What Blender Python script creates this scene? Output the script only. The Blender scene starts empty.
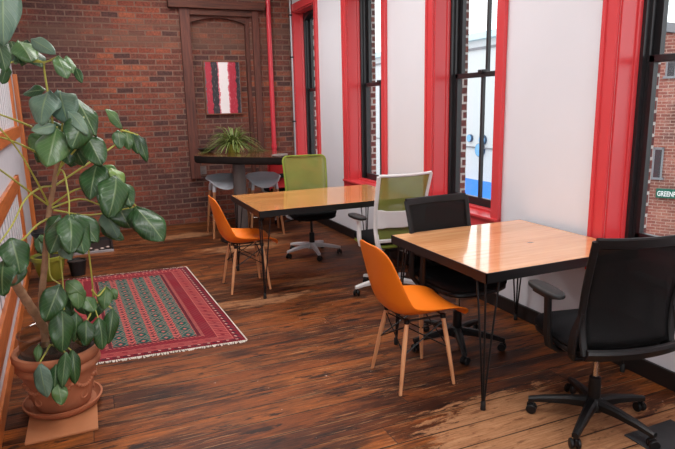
import bpy, bmesh, math, random
from mathutils import Vector, Matrix, Euler, noise
R = math.radians
PI = math.pi
rnd = random.Random(7)
scene = bpy.context.scene
COL = scene.collection

# ------------------------------------------------------------------ materials
def lin(c):
    def f(v):
        v /= 255.0
        return v / 12.92 if v <= 0.04045 else ((v + 0.055) / 1.055) ** 2.4
    return (f(c[0]), f(c[1]), f(c[2]), 1.0)

class NT:
    """small helper round a node tree"""
    def __init__(self, name):
        self.m = bpy.data.materials.new(name)
        self.m.use_nodes = True
        self.t = self.m.node_tree
        self.n = self.t.nodes
        self.b = self.n['Principled BSDF']
        self.out = self.n['Material Output']
    def new(self, kind, **kw):
        nd = self.n.new(kind)
        for k, v in kw.items():
            setattr(nd, k, v)
        return nd
    def link(self, a, b):
        self.t.links.new(a, b)
    def inp(self, sock, v):
        if hasattr(v, 'is_linked') or isinstance(v, bpy.types.NodeSocket):
            self.link(v, sock)
        else:
            sock.default_value = v
    def math(self, op, a, b=0.0, c=0.0, clamp=False):
        nd = self.new('ShaderNodeMath', operation=op)
        nd.use_clamp = clamp
        self.inp(nd.inputs[0], a); self.inp(nd.inputs[1], b)
        if len(nd.inputs) > 2: self.inp(nd.inputs[2], c)
        return nd.outputs[0]
    def mix(self, fac, a, b, blend='MIX'):
        nd = self.new('ShaderNodeMix', data_type='RGBA', blend_type=blend)
        self.inp(nd.inputs[0], fac); self.inp(nd.inputs[6], a); self.inp(nd.inputs[7], b)
        return nd.outputs[2]
    def coords(self, kind='Object'):
        return self.new('ShaderNodeTexCoord').outputs[kind]
    def mapping(self, vec, loc=(0,0,0), rot=(0,0,0), scale=(1,1,1)):
        nd = self.new('ShaderNodeMapping')
        self.link(vec, nd.inputs[0])
        nd.inputs[1].default_value = loc; nd.inputs[2].default_value = rot; nd.inputs[3].default_value = scale
        return nd.outputs[0]
    def noise(self, vec, scale=5, detail=4, rough=0.55, dist=0.0):
        nd = self.new('ShaderNodeTexNoise')
        self.link(vec, nd.inputs['Vector'])
        nd.inputs['Scale'].default_value = scale; nd.inputs['Detail'].default_value = detail
        nd.inputs['Roughness'].default_value = rough; nd.inputs['Distortion'].default_value = dist
        return nd.outputs[0]
    def ramp(self, fac, stops, interp='LINEAR'):
        nd = self.new('ShaderNodeValToRGB')
        cr = nd.color_ramp; cr.interpolation = interp
        while len(cr.elements) < len(stops): cr.elements.new(0.5)
        for e, (p, c) in zip(cr.elements, stops):
            e.position = p; e.color = c if len(c) == 4 else (*c, 1)
        self.link(fac, nd.inputs[0])
        return nd.outputs[0]
    def smooth(self, v, lo, hi, a=0.0, b=1.0):
        nd = self.new('ShaderNodeMapRange', interpolation_type='SMOOTHSTEP')
        self.inp(nd.inputs[0], v)
        nd.inputs[1].default_value = lo; nd.inputs[2].default_value = hi
        nd.inputs[3].default_value = a; nd.inputs[4].default_value = b
        return nd.outputs[0]
    def sep(self, vec):
        nd = self.new('ShaderNodeSeparateXYZ'); self.link(vec, nd.inputs[0]); return nd.outputs
    def comb(self, x, y, z=0.0):
        nd = self.new('ShaderNodeCombineXYZ')
        self.inp(nd.inputs[0], x); self.inp(nd.inputs[1], y); self.inp(nd.inputs[2], z)
        return nd.outputs[0]
    def bump(self, h, strength=0.3, dist=0.01):
        nd = self.new('ShaderNodeBump')
        self.link(h, nd.inputs['Height']); nd.inputs['Strength'].default_value = strength; nd.inputs['Distance'].default_value = dist
        self.link(nd.outputs[0], self.b.inputs['Normal'])
    def base(self, c):
        self.inp(self.b.inputs['Base Color'], c)
    def rough(self, v):
        self.inp(self.b.inputs['Roughness'], v)

def plain(name, rgb, rough=0.5, metal=0.0, var=0.06, scale=9.0, coat=0.0, bump=0.0, spec=None, sheen=0.0):
    k = NT(name)
    v = k.coords()
    nz = k.noise(v, scale, 3)
    c = lin(rgb)
    lo = tuple(x * (1 - var) for x in c[:3]) + (1,)
    hi = tuple(min(1, x * (1 + var)) for x in c[:3]) + (1,)
    k.base(k.ramp(nz, [(0.3, lo), (0.7, hi)]))
    k.rough(rough)
    k.b.inputs['Metallic'].default_value = metal
    if coat:
        k.b.inputs['Coat Weight'].default_value = coat
        k.b.inputs['Coat Roughness'].default_value = 0.08
    if spec is not None: k.b.inputs['Specular IOR Level'].default_value = spec
    if sheen: k.b.inputs['Sheen Weight'].default_value = sheen
    if bump: k.bump(k.noise(v, scale * 12, 3), bump, 0.002)
    return k.m

def mat_brick(name, cols, mortar, axis='XZ', bw=0.205, rh=0.0715, msize=0.009):
    k = NT(name)
    p = k.coords()
    s = k.sep(p)
    a = s[0] if axis[0] == 'X' else s[1]
    wob = k.noise(p, 2.2, 2)
    zz = k.math('ADD', s[2], k.math('MULTIPLY', k.math('SUBTRACT', wob, 0.5), 0.016))
    uv = k.comb(a, zz, 0)
    br = k.new('ShaderNodeTexBrick')
    br.offset = 0.5; br.squash = 1.0
    k.link(uv, br.inputs['Vector'])
    br.inputs['Color1'].default_value = (0, 0, 0, 1); br.inputs['Color2'].default_value = (1, 1, 1, 1)
    br.inputs['Mortar'].default_value = (0.5, 0.5, 0.5, 1)
    br.inputs['Scale'].default_value = 1.0
    br.inputs['Mortar Size'].default_value = msize
    br.inputs['Mortar Smooth'].default_value = 0.35
    br.inputs['Brick Width'].default_value = bw
    br.inputs['Row Height'].default_value = rh
    n = len(cols)
    per = k.ramp(br.outputs['Color'], [((i + 0.0) / n, lin(c)) for i, c in enumerate(cols)], 'CONSTANT')
    # slow drift in tone over the wall
    drift = k.noise(p, 0.9, 3)
    per = k.mix(k.smooth(drift, 0.42, 0.68), per, lin((84, 54, 50)))
    fine = k.noise(p, 38, 4, 0.7)
    per = k.mix(0.75, per, k.ramp(fine, [(0.3, (0.35, 0.35, 0.35, 1)), (0.7, (1.4, 1.35, 1.3, 1))]), 'MULTIPLY')
    mm = k.math('MULTIPLY', br.outputs['Fac'], k.smooth(k.noise(p, 7, 3), 0.25, 0.6, 0.45, 1.0))
    smear = k.smooth(k.noise(k.mapping(p, scale=(1, 1, 3.5)), 3.2, 5, 0.65), 0.60, 0.80, 0.0, 0.5)
    col = k.mix(mm, per, lin(mortar))
    col = k.mix(smear, col, lin((116, 82, 66)))
    if name == 'old_brick':                            # old whitewash and soot left in a band high on the wall
        band = k.math('MULTIPLY', k.smooth(s[2], 2.30, 2.42), k.smooth(s[2], 2.62, 2.78, 1.0, 0.0))
        band = k.math('MULTIPLY', band, k.smooth(k.noise(k.mapping(p, scale=(0.6, 1, 3)), 2.0, 4, 0.6), 0.40, 0.58))
        col = k.mix(k.math('MULTIPLY', band, 0.7), col, lin((100, 72, 60)))
    k.base(col)
    k.rough(0.9)
    h = k.math('ADD', k.math('MULTIPLY', br.outputs['Fac'], -1.0), k.math('MULTIPLY', fine, 0.5))
    k.bump(h, 0.5, 0.008)
    return k.m

def mat_floor():
    k = NT('worn_plank_floor')
    p = k.coords()
    s = k.sep(p)
    W = 0.155
    y0 = k.math('ADD', s[1], k.math('MULTIPLY', s[0], 0.012))
    yy = k.math('DIVIDE', y0, W)
    idx = k.math('FLOOR', yy)
    fr = k.math('FRACT', yy)
    wn = k.new('ShaderNodeTexWhiteNoise', noise_dimensions='1D'); k.link(idx, wn.inputs['W'])
    r1 = wn.outputs['Value']
    xo = k.math('ADD', s[0], k.math('MULTIPLY', r1, 5.0))
    bl = k.math('DIVIDE', xo, 3.6)
    bidx = k.math('FLOOR', bl); bfr = k.math('FRACT', bl)
    wn2 = k.new('ShaderNodeTexWhiteNoise', noise_dimensions='2D'); k.link(k.comb(idx, bidx), wn2.inputs['Vector'])
    r2 = wn2.outputs['Value']
    shift = k.comb(k.math('MULTIPLY', r2, 37.0), k.math('MULTIPLY', r1, 11.0), 0)
    va = k.new('ShaderNodeVectorMath', operation='ADD'); k.link(p, va.inputs[0]); k.link(shift, va.inputs[1])
    q = va.outputs[0]
    grain = k.noise(k.mapping(q, scale=(1.6, 30, 1)), 3.0, 7, 0.7, 0.4)
    broad = k.noise(k.mapping(q, scale=(1, 5.0, 1)), 1.7, 5, 0.65)
    worn = k.noise(k.mapping(p, scale=(1, 1.6, 1)), 0.75, 3, 0.6)
    basec = k.ramp(r2, [(0.0, lin((104, 54, 24))), (0.2, lin((140, 77, 34))), (0.4, lin((114, 59, 26))), (0.62, lin((150, 86, 40))), (0.82, lin((88, 46, 23))), (1.0, lin((132, 71, 31)))])
    col = k.mix(0.8, basec, k.ramp(grain, [(0.34, (0.22, 0.20, 0.20, 1)), (0.5, (0.9, 0.88, 0.86, 1)), (0.66, (1.6, 1.5, 1.35, 1))]), 'MULTIPLY')
    dk = k.math('ADD', k.math('MULTIPLY', broad, 0.62), k.math('MULTIPLY', worn, 0.38))
    col = k.mix(k.smooth(dk, 0.43, 0.57, 0.0, 0.85), col, lin((44, 21, 13)))
    # black stains drawn out along the boards
    st = k.noise(k.mapping(p, loc=(3.1, 1.7, 0), scale=(1.7, 8, 1)), 2.1, 6, 0.68, 0.3)
    col = k.mix(k.smooth(st, 0.56, 0.62, 0.0, 0.88), col, lin((24, 16, 15)))
    # thin pale scratches where the varnish has gone
    sc = k.noise(k.mapping(q, loc=(8, 2, 0), scale=(1.3, 26, 1)), 2.6, 7, 0.74)
    area = k.smooth(k.noise(p, 1.1, 3), 0.40, 0.60)
    col = k.mix(k.math('MULTIPLY', k.smooth(sc, 0.56, 0.61), k.math('MULTIPLY', area, 0.7)), col, lin((178, 128, 86)))
    grime = k.noise(p, 60, 4, 0.75)
    col = k.mix(0.4, col, k.ramp(grime, [(0.3, (0.6, 0.6, 0.62, 1)), (0.7, (1.25, 1.22, 1.2, 1))]), 'MULTIPLY')
    specks = k.smooth(k.noise(p, 34, 2, 0.5), 0.74, 0.78)
    col = k.mix(specks, col, lin((170, 150, 140)))
    # bare patches: front table, passage by the stools, band behind the chair
    nzp = k.noise(k.mapping(p, scale=(1.6, 6.0, 1)), 2.6, 8, 0.78, 0.3)
    def patch(cx, cy, rx, ry):
        dx = k.math('DIVIDE', k.math('SUBTRACT', s[0], cx), rx)
        dy = k.math('DIVIDE', k.math('SUBTRACT', s[1], cy), ry)
        d = k.math('SQRT', k.math('ADD', k.math('MULTIPLY', dx, dx), k.math('MULTIPLY', dy, dy)))
        return k.math('SUBTRACT', 1.0, d)
    ps = [patch(1.88, 2.02, 0.66, 0.40), patch(2.25, 1.62, 0.8, 0.36), patch(1.45, 1.62, 0.45, 0.16)]
    m = ps[0]
    for x in ps[1:]: m = k.math('MAXIMUM', m, x)
    m = k.math('ADD', m, k.math('MULTIPLY', k.math('SUBTRACT', nzp, 0.5), 2.3))
    bare = k.math('MULTIPLY', k.smooth(m, 0.10, 0.22), 0.92)
    ps2 = [patch(1.55, 6.35, 0.95, 0.32), patch(2.0, 6.75, 0.5, 0.3), patch(1.2, 4.45, 0.9, 0.22), patch(1.9, 4.75, 0.8, 0.2), patch(1.0, 7.3, .9, .3)]
    m2 = ps2[0]
    for x in ps2[1:]: m2 = k.math('MAXIMUM', m2, x)
    m2 = k.math('ADD', m2, k.math('MULTIPLY', k.math('SUBTRACT', nzp, 0.58), 2.6))
    bare2 = k.math('MULTIPLY', k.smooth(m2, 0.2, 0.5), 0.75)
    bare = k.math('MAXIMUM', bare, bare2)
    pale = k.ramp(grain, [(0.2, lin((112, 72, 46))), (0.5, lin((164, 116, 80))), (0.8, lin((196, 152, 112)))])
    pale = k.mix(k.smooth(k.noise(k.mapping(p, scale=(1.5, 7, 1)), 4.5, 6, 0.72), 0.54, 0.64, 0.0, 0.75), pale, lin((96, 58, 36)))
    pale = k.mix(0.5, pale, k.ramp(grime, [(0.3, (0.72, 0.70, 0.70, 1)), (0.7, (1.12, 1.12, 1.12, 1))]), 'MULTIPLY')
    col = k.mix(bare, col, pale)
    # open seams between boards and butt joints
    e = k.math('MINIMUM', fr, k.math('SUBTRACT', 1.0, fr))
    edgew = k.math('MULTIPLY', k.smooth(e, 0.03, 0.07, 1.0, 0.0), k.smooth(k.noise(k.mapping(p, scale=(1.2, 9, 1)), 2.0, 5, 0.7), 0.5, 0.58))
    col = k.mix(k.math('MULTIPLY', edgew, 0.7), col, lin((170, 118, 76)))
    seamw = k.smooth(e, 0.012, 0.04, 1.0, 0.0)
    e2 = k.math('MINIMUM', bfr, k.math('SUBTRACT', 1.0, bfr))
    seam = k.math('MAXIMUM', seamw, k.smooth(e2, 0.0003, 0.0012, 0.7, 0.0))
    var = k.smooth(k.noise(k.mapping(q, scale=(0.7, 1, 1)), 1.1, 2), 0.35, 0.55, 0.55, 1.0)
    seam = k.math('MULTIPLY', seam, var)
    col = k.mix(seam, col, lin((20, 12, 10)))
    k.base(col)
    k.rough(k.math('ADD', 0.36, k.math('ADD', k.math('MULTIPLY', bare, 0.35), k.math('MULTIPLY', grain, 0.25))))
    k.b.inputs['Specular IOR Level'].default_value = 0.22
    k.bump(k.math('SUBTRACT', k.math('MULTIPLY', grain, 0.35), seam), 0.35, 0.006)
    return k.m

def mat_plaster(name, rgb):
    k = NT(name)
    p = k.coords()
    n1 = k.noise(p, 1.3, 3)
    c = lin(rgb)
    k.base(k.ramp(n1, [(0.3, tuple(v * 0.96 for v in c[:3]) + (1,)), (0.7, c)]))
    k.rough(0.42)
    k.b.inputs['Specular IOR Level'].default_value = 0.35
    k.bump(k.noise(p, 55, 3), 0.06, 0.004)
    return k.m

def mat_wood(name, c_dark, c_light, along='X', scale=1.0, rough=0.4, coat=0.0, knots=False, planks=0.0):
    k = NT(name)
    p = k.coords()
    s = k.sep(p)
    sc = {'X': (1.2, 14, 14), 'Y': (14, 1.2, 14), 'Z': (14, 14, 1.2)}[along]
    q = p
    fr = None
    if planks:
        ax = s[1] if along == 'X' else s[0]
        yy = k.math('DIVIDE', ax, planks)
        idx = k.math('FLOOR', yy); fr = k.math('FRACT', yy)
        wn = k.new('ShaderNodeTexWhiteNoise', noise_dimensions='1D'); k.link(idx, wn.inputs['W'])
        va = k.new('ShaderNodeVectorMath', operation='ADD'); k.link(p, va.inputs[0])
        k.link(k.comb(k.math('MULTIPLY', wn.outputs['Value'], 9.0), k.math('MULTIPLY', wn.outputs['Value'], 5.0), 0), va.inputs[1])
        q = va.outputs[0]
    g = k.noise(k.mapping(q, scale=sc), 2.2 * scale, 5, 0.6, 0.6)
    col = k.ramp(g, [(0.28, lin(c_dark)), (0.72, lin(c_light))])
    if planks:
        tone = k.ramp(wn.outputs['Value'], [(0, (0.88, 0.84, 0.78, 1)), (1, (1.08, 1.06, 1.04, 1))])
        col = k.mix(1.0, col, tone, 'MULTIPLY')
        e = k.math('MINIMUM', fr, k.math('SUBTRACT', 1.0, fr))
        col = k.mix(k.smooth(e, 0.0, 0.012, 0.45, 0.0), col, lin(c_dark))
    if knots:
        vo = k.new('ShaderNodeTexVoronoi', feature='F1')
        k.link(k.mapping(p, scale=(1, 1.5, 1)), vo.inputs['Vector']); vo.inputs['Scale'].default_value = 3.1
        kn = k.smooth(vo.outputs['Distance'], 0.035, 0.10, 0.85, 0.0)
        col = k.mix(kn, col, lin((120, 66, 40)))
    k.base(col); k.rough(rough)
    if coat:
        k.b.inputs['Coat Weight'].default_value = coat
        k.b.inputs['Coat Roughness'].default_value = 0.06
    return k.m

def mat_mesh(name, rgb, cell=0.004, hole=0.35):
    """woven chair mesh: really has holes (transparent between the threads)"""
    k = NT(name)
    uvn = k.coords('UV')
    s = k.sep(uvn)
    n = k.noise(uvn, 6, 2)
    c = lin(rgb)
    k.base(k.ramp(n, [(0.3, tuple(v * 0.9 for v in c[:3]) + (1,)), (0.7, c)]))
    k.rough(0.7)
    k.b.inputs['Specular IOR Level'].default_value = 0.25
    wx = k.math('ABSOLUTE', k.math('SINE', k.math('MULTIPLY', s[0], 1400.0)))
    h = k.math('ADD', 0.85, k.math('MULTIPLY', wx, 0.15))
    tr = k.new('ShaderNodeBsdfTransparent')
    mx = k.new('ShaderNodeMixShader')
    k.link(k.math('MULTIPLY', h, hole), mx.inputs[0]); k.link(k.b.outputs[0], mx.inputs[1]); k.link(tr.outputs[0], mx.inputs[2])
    k.link(mx.outputs[0], k.out.inputs[0])
    return k.m

def mat_glass(name='window_glass', tint=(0.97, 0.98, 0.98), f0=0.025):
    k = NT(name)
    tr = k.new('ShaderNodeBsdfTransparent'); tr.inputs[0].default_value = (*tint, 1)
    gl = k.new('ShaderNodeBsdfGlossy'); gl.inputs['Roughness'].default_value = 0.02
    lw = k.new('ShaderNodeLayerWeight'); lw.inputs[0].default_value = 0.5
    fz = k.math('ADD', f0, k.math('MULTIPLY', k.math('POWER', lw.outputs['Facing'], 5.0), 0.8))
    mx = k.new('ShaderNodeMixShader')
    k.link(fz, mx.inputs[0]); k.link(tr.outputs[0], mx.inputs[1]); k.link(gl.outputs[0], mx.inputs[2])
    k.link(mx.outputs[0], k.out.inputs[0])
    return k.m

def mat_rug():
    k = NT('woven_rug')
    uv = k.sep(k.coords('UV'))
    u = k.math('MULTIPLY', uv[0], 1.14); v = k.math('MULTIPLY', uv[1], 2.10)
    p = k.comb(u, v)
    def tri(x, period):
        return k.math('PINGPONG', x, period / 2.0)
    maroon = lin((118, 30, 42)); deep = lin((84, 24, 36)); rose = lin((178, 96, 88)); green = lin((8, 96, 86)); cream = lin((206, 184, 166)); red = lin((138, 46, 52)); navy = lin((44, 38, 48))
    du = k.math('MINIMUM', u, k.math('SUBTRACT', 1.14, u))
    dv = k.math('MINIMUM', v, k.math('SUBTRACT', 2.10, v))
    d2 = k.math('MINIMUM', du, k.math('MULTIPLY', dv, 1.36))   # distance from the rug's edge
    along = k.math('ADD', u, v)
    # the field: four green columns with pink chevron columns between
    per = 0.150
    cu = k.math('PINGPONG', k.math('SUBTRACT', u, 0.345), per / 2)   # 0 at the centre of a green column, per/2 at a pink one
    cv = k.math('PINGPONG', v, 0.062)
    dia = k.math('ADD', k.math('DIVIDE', cu, 0.052), k.math('DIVIDE', cv, 0.062))
    ring = k.math('LESS_THAN', k.math('ABSOLUTE', k.math('SUBTRACT', dia, 0.52)), 0.10)
    core = k.math('LESS_THAN', dia, 0.30)
    gcol = k.mix(ring, green, navy)
    gcol = k.mix(core, gcol, rose)
    zig = k.math('PINGPONG', k.math('ADD', cu, k.math('MULTIPLY', cv, 0.84)), 0.013)
    gcol = k.mix(k.math('MULTIPLY', k.math('LESS_THAN', zig, 0.003), k.math('GREATER_THAN', dia, 0.75)), gcol, rose)
    pinkm = k.math('GREATER_THAN', cu, 0.050)
    chev = k.math('PINGPONG', k.math('ADD', v, k.math('MULTIPLY', cu, 1.4)), 0.022)
    pcol = k.mix(k.math('LESS_THAN', chev, 0.007), rose, maroon)
    pcol = k.mix(k.math('LESS_THAN', k.math('ADD', k.math('PINGPONG', v, 0.031), k.math('SUBTRACT', 0.074, cu)), 0.013), pcol, navy)
    field = k.mix(pinkm, gcol, pcol)
    # borders, outside in
    cu2 = k.math('PINGPONG', along, 0.032)
    b1 = k.mix(k.math('LESS_THAN', k.math('ADD', cu2, k.math('ABSOLUTE', k.math('SUBTRACT', d2, 0.040))), 0.016), maroon, navy)
    b1 = k.mix(k.math('LESS_THAN', k.math('ADD', k.math('PINGPONG', k.math('ADD', along, 0.032), 0.032), k.math('ABSOLUTE', k.math('SUBTRACT', d2, 0.052))), 0.010), b1, cream)
    b2 = k.mix(k.math('LESS_THAN', k.math('PINGPONG', k.math('ADD', along, k.math('MULTIPLY', d2, 0.7)), 0.018), 0.005), red, rose)
    b2 = k.mix(k.math('LESS_THAN', k.math('ADD', k.math('PINGPONG', along, 0.045), k.math('ABSOLUTE', k.math('SUBTRACT', d2, 0.125))), 0.020), b2, maroon)
    b3 = k.mix(k.math('LESS_THAN', k.math('PINGPONG', k.math('SUBTRACT', u, v), 0.02), 0.004), maroon, red)
    b4 = k.mix(k.math('LESS_THAN', k.math('PINGPONG', along, 0.014), 0.006), rose, deep)
    def step(c0, c1, thr):
        return k.mix(k.math('GREATER_THAN', d2, thr), c0, c1)
    c = step(b1, rose, 0.074)
    c = step(c, b2, 0.080)
    c = step(c, rose, 0.164)
    c = step(c, b3, 0.170)
    c = step(c, b4, 0.245)
    c = step(c, deep, 0.268)
    c = step(c, field, 0.290)
    fade = k.noise(p, 7, 4)
    c = k.mix(k.smooth(fade, 0.35, 0.75, 0.0, 0.18), c, lin((120, 84, 84)))
    fine = k.noise(p, 260, 2)
    c = k.mix(0.5, c, k.ramp(fine, [(0.3, (0.6, 0.6, 0.6, 1)), (0.7, (1.15, 1.15, 1.15, 1))]), 'MULTIPLY')
    k.base(c); k.rough(0.95)
    k.b.inputs['Specular IOR Level'].default_value = 0.15
    k.bump(fine, 0.3, 0.003)
    return k.m

def mat_painting():
    k = NT('painted_canvas')
    uv = k.sep(k.coords('UV'))
    w = k.noise(k.comb(k.math('MULTIPLY', uv[0], 2.0), k.math('MULTIPLY', uv[1], 3.4)), 2.6, 5, 0.6)
    u = k.math('ADD', uv[0], k.math('MULTIPLY', k.math('SUBTRACT', w, 0.5), 0.16))
    red = lin((168, 36, 56)); dark = lin((38, 36, 42)); white = lin((232, 226, 226)); pink = lin((204, 104, 116)); grey = lin((84, 88, 94))
    c = k.ramp(u, [(0.0, grey), (0.03, red), (0.19, dark), (0.37, pink), (0.40, white), (0.66, pink), (0.69, red), (0.88, dark), (0.975, grey)], 'CONSTANT')
    sm = k.noise(k.comb(k.math('MULTIPLY', uv[0], 9.0), k.math('MULTIPLY', uv[1], 3.0)), 4, 4)
    c = k.mix(k.smooth(sm, 0.55, 0.8, 0.0, 0.45), c, lin((210, 180, 184)))
    k.base(c); k.rough(0.35)
    k.bump(sm, 0.2, 0.003)
    return k.m

def mat_leaf(name, c, c2, rough=0.32):
    k = NT(name)
    uv = k.sep(k.coords('UV'))                        # x: across (0..1, midrib at .5), y: along
    ax = k.math('ABSOLUTE', k.math('SUBTRACT', uv[0], 0.5))
    rib = k.smooth(ax, 0.012, 0.045, 1.0, 0.0)
    ve = k.math('PINGPONG', k.math('SUBTRACT', uv[1], k.math('MULTIPLY', ax, 0.55)), 0.055)
    vein = k.smooth(ve, 0.003, 0.016, 0.55, 0.0)
    n = k.noise(k.coords(), 9, 3)
    col = k.ramp(n, [(0.3, lin(c)), (0.72, lin(c2))])
    col = k.mix(k.math('MAXIMUM', k.math('MULTIPLY', rib, 0.55), k.math('MULTIPLY', vein, 0.22)), col, lin((138, 160, 112)))
    k.base(col); k.rough(rough)
    k.b.inputs['Specular IOR Level'].default_value = 0.55
    k.bump(k.math('MAXIMUM', rib, vein), 0.25, 0.004)
    tl = k.new('ShaderNodeBsdfTranslucent'); k.link(col, tl.inputs[0])
    mx = k.new('ShaderNodeMixShader'); mx.inputs[0].default_value = 0.18
    k.link(k.b.outputs[0], mx.inputs[1]); k.link(tl.outputs[0], mx.inputs[2]); k.link(mx.outputs[0], k.out.inputs[0])
    return k.m

M = dict(
    floor=mat_floor(),
    brick=mat_brick('old_brick', [(118, 61, 45), (138, 72, 52), (98, 54, 44), (126, 66, 48), (124, 63, 47), (146, 81, 57), (108, 61, 49), (76, 48, 44)], (114, 90, 78)),
    brick_out=mat_brick('outside_brick', [(120, 66, 60), (98, 54, 54), (138, 80, 70), (110, 62, 58)], (196, 190, 184), axis='XZ', bw=0.11, msize=0.012),
    brick_far=mat_brick('street_brick', [(158, 96, 84), (170, 108, 94), (148, 90, 80), (176, 116, 102)], (184, 152, 138), axis='XZ'),
    plaster=mat_plaster('white_plaster', (222, 222, 228)),
    ceiling=mat_plaster('ceiling_paint', (236, 234, 232)),
    red_paint=plain('red_trim_paint', (206, 64, 68), 0.25, var=0.02, scale=2),
    black_frame=plain('black_window_paint', (34, 33, 35), 0.35, var=0.1),
    black_base=plain('black_baseboard_paint', (22, 18, 18), 0.5, var=0.15),
    grey_paint=plain('grey_white_paint', (196, 196, 202), 0.5, var=0.04),
    groove_shade=plain('painted_groove_shade', (128, 130, 138), 0.6, var=0.05),  # shade of the board grooves, put into the colour
    beadboard=plain('beadboard_paint', (214, 214, 218), 0.45, var=0.04),
    stair_wood=mat_wood('orange_stair_wood', (150, 74, 30), (206, 118, 56), 'Z', 1.0, 0.35),
    stair_wood_y=mat_wood('orange_rail_wood', (150, 74, 30), (206, 118, 56), 'Y', 1.0, 0.35),
    timber=mat_wood('old_timber', (54, 28, 22), (104, 58, 42), 'X', 1.0, 0.75),
    timber_z=mat_wood('old_timber_upright', (58, 30, 24), (108, 58, 44), 'Z', 1.0, 0.7),
    red_pipe=plain('red_pipe_paint', (204, 54, 66), 0.3),
    conduit=plain('grey_conduit', (166, 164, 168), 0.35, 0.4),
    glass=mat_glass(),
    table_wood=mat_wood('varnished_pine', (216, 148, 98), (244, 190, 138), 'X', 1.0, 0.22, 0.85, True, 0.19),
    table_wood_b=mat_wood('varnished_oak', (190, 124, 66), (226, 164, 100), 'X', 1.0, 0.25, 0.7, False, 0.16),
    black_steel=plain('black_steel', (20, 19, 20), 0.4, 0.3),
    table_edge=plain('black_table_edge', (22, 21, 22), 0.35),
    bar_wood=mat_wood('dark_bar_wood', (64, 34, 20), (118, 70, 40), 'X', 1.0, 0.18, 0.6),
    bark_edge=plain('dark_bark_edge', (24, 17, 15), 0.8, var=0.3, spec=0.2),
    pedestal=plain('grey_brown_pedestal', (92, 84, 82), 0.5, 0.2),
    orange=plain('orange_plastic', (240, 124, 26), 0.38, var=0.03, scale=3),
    beech=mat_wood('beech_dowel', (196, 132, 88), (226, 168, 122), 'Z', 1.0, 0.45),
    stool_wood=mat_wood('stool_leg_wood', (150, 98, 62), (190, 132, 90), 'Z', 1.0, 0.5),
    grey_plastic=plain('grey_plastic', (176, 181, 188), 0.4, var=0.04),
    chrome=plain('chrome', (190, 186, 180), 0.18, 1.0),
    white_plastic=plain('white_plastic', (228, 228, 228), 0.35, var=0.02),
    light_grey_plastic=plain('light_grey_plastic', (196, 196, 200), 0.35, var=0.02),
    black_plastic=plain('black_plastic', (17, 17, 18), 0.45, var=0.08, spec=0.35),
    black_pad=plain('black_pad', (24, 24, 25), 0.6, var=0.08, bump=0.1),
    black_fabric=plain('black_seat_fabric', (15, 15, 18), 0.9, var=0.12, scale=30, bump=0.15, spec=0.2),
    green_fabric=plain('green_seat_fabric', (128, 144, 52), 0.9, var=0.08, scale=30, bump=0.15),
    green_mesh=mat_mesh('green_back_mesh', (146, 156, 78), hole=0.4),
    red_mesh=mat_mesh('red_back_mesh', (214, 56, 58), hole=0.15),
    black_mesh=mat_mesh('black_back_mesh', (9, 9, 10), hole=0.10),
    rubber=plain('rubber', (18, 18, 18), 0.7),
    rug=mat_rug(),
    rug_fringe=plain('rug_fringe', (206, 196, 184), 0.95, var=0.15, scale=60),
    painting=mat_painting(),
    picture_wood=mat_wood('picture_frame_wood', (92, 48, 28), (128, 74, 46), 'Z', 1.0, 0.45),
    terracotta=plain('terracotta', (166, 102, 70), 0.75, var=0.16, scale=6, bump=0.08),
    soil=plain('soil', (46, 34, 28), 0.95, var=0.5, scale=70, bump=0.8),
    tile=plain('clay_tile', (178, 116, 76), 0.7, var=0.12, scale=5),
    leaf_dark=mat_leaf('leaf_dark', (32, 64, 35), (58, 98, 50)),
    leaf_mid=mat_leaf('leaf_mid', (60, 98, 56), (98, 134, 76)),
    leaf_pale=mat_leaf('leaf_pale', (78, 108, 94), (112, 138, 114), 0.45),  # grey-green of undersides, plus sky reflection painted into the top leaves
    leaf_lime=mat_leaf('leaf_lime', (104, 134, 62), (132, 160, 80)),
    petiole=plain('petiole', (168, 168, 76), 0.5, var=0.15),
    bark=plain('young_bark', (158, 122, 92), 0.8, var=0.25, scale=22, bump=0.3),
    stem_green=plain('stem_green', (88, 104, 54), 0.6, var=0.2),
    lime_pot=plain('lime_glaze', (134, 138, 46), 0.4, var=0.08),
    black_pot=plain('black_pot', (20, 20, 21), 0.5),
    spider=plain('spider_leaf', (96, 112, 50), 0.5, var=0.35, scale=14),
    dark_bowl=plain('dark_bowl', (28, 24, 24), 0.3),
    pale_rim=plain('pale_rim', (150, 140, 134), 0.4),
    clear=mat_glass('clear_plastic', (0.82, 0.82, 0.80), 0.08),
    mat_grey=plain('grey_mat', (44, 44, 46), 0.8, var=0.15, scale=40, bump=0.2),
    tray=plain('dark_tray', (34, 27, 26), 0.6),
    pebble=plain('pebble', (168, 150, 140), 0.7, var=0.2),
    asphalt=plain('street', (128, 128, 130), 0.9),
    far_white=plain('white_render', (206, 210, 212), 0.8, var=0.02),
    far_blue=plain('pale_blue_eave', (196, 220, 226), 0.7),
    awning=plain('blue_awning', (36, 124, 218), 0.6),
    sign_blue=plain('sign_blue', (116, 178, 226), 0.5),
    sign_edge=plain('sign_edge', (52, 84, 110), 0.5),
    sign_green=plain('sign_green', (18, 96, 78), 0.5),
    sign_white=plain('sign_white', (240, 242, 240), 0.5),
    far_dark=plain('dark_pane', (64, 62, 66), 0.2),
    far_grey=plain('grey_coping', (128, 130, 134), 0.7),
    far_beige=plain('beige_render', (168, 160, 138), 0.8),
    plaster_patch=plain('old_whitewash', (124, 112, 108), 0.9, var=0.25, scale=14),
)

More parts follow.
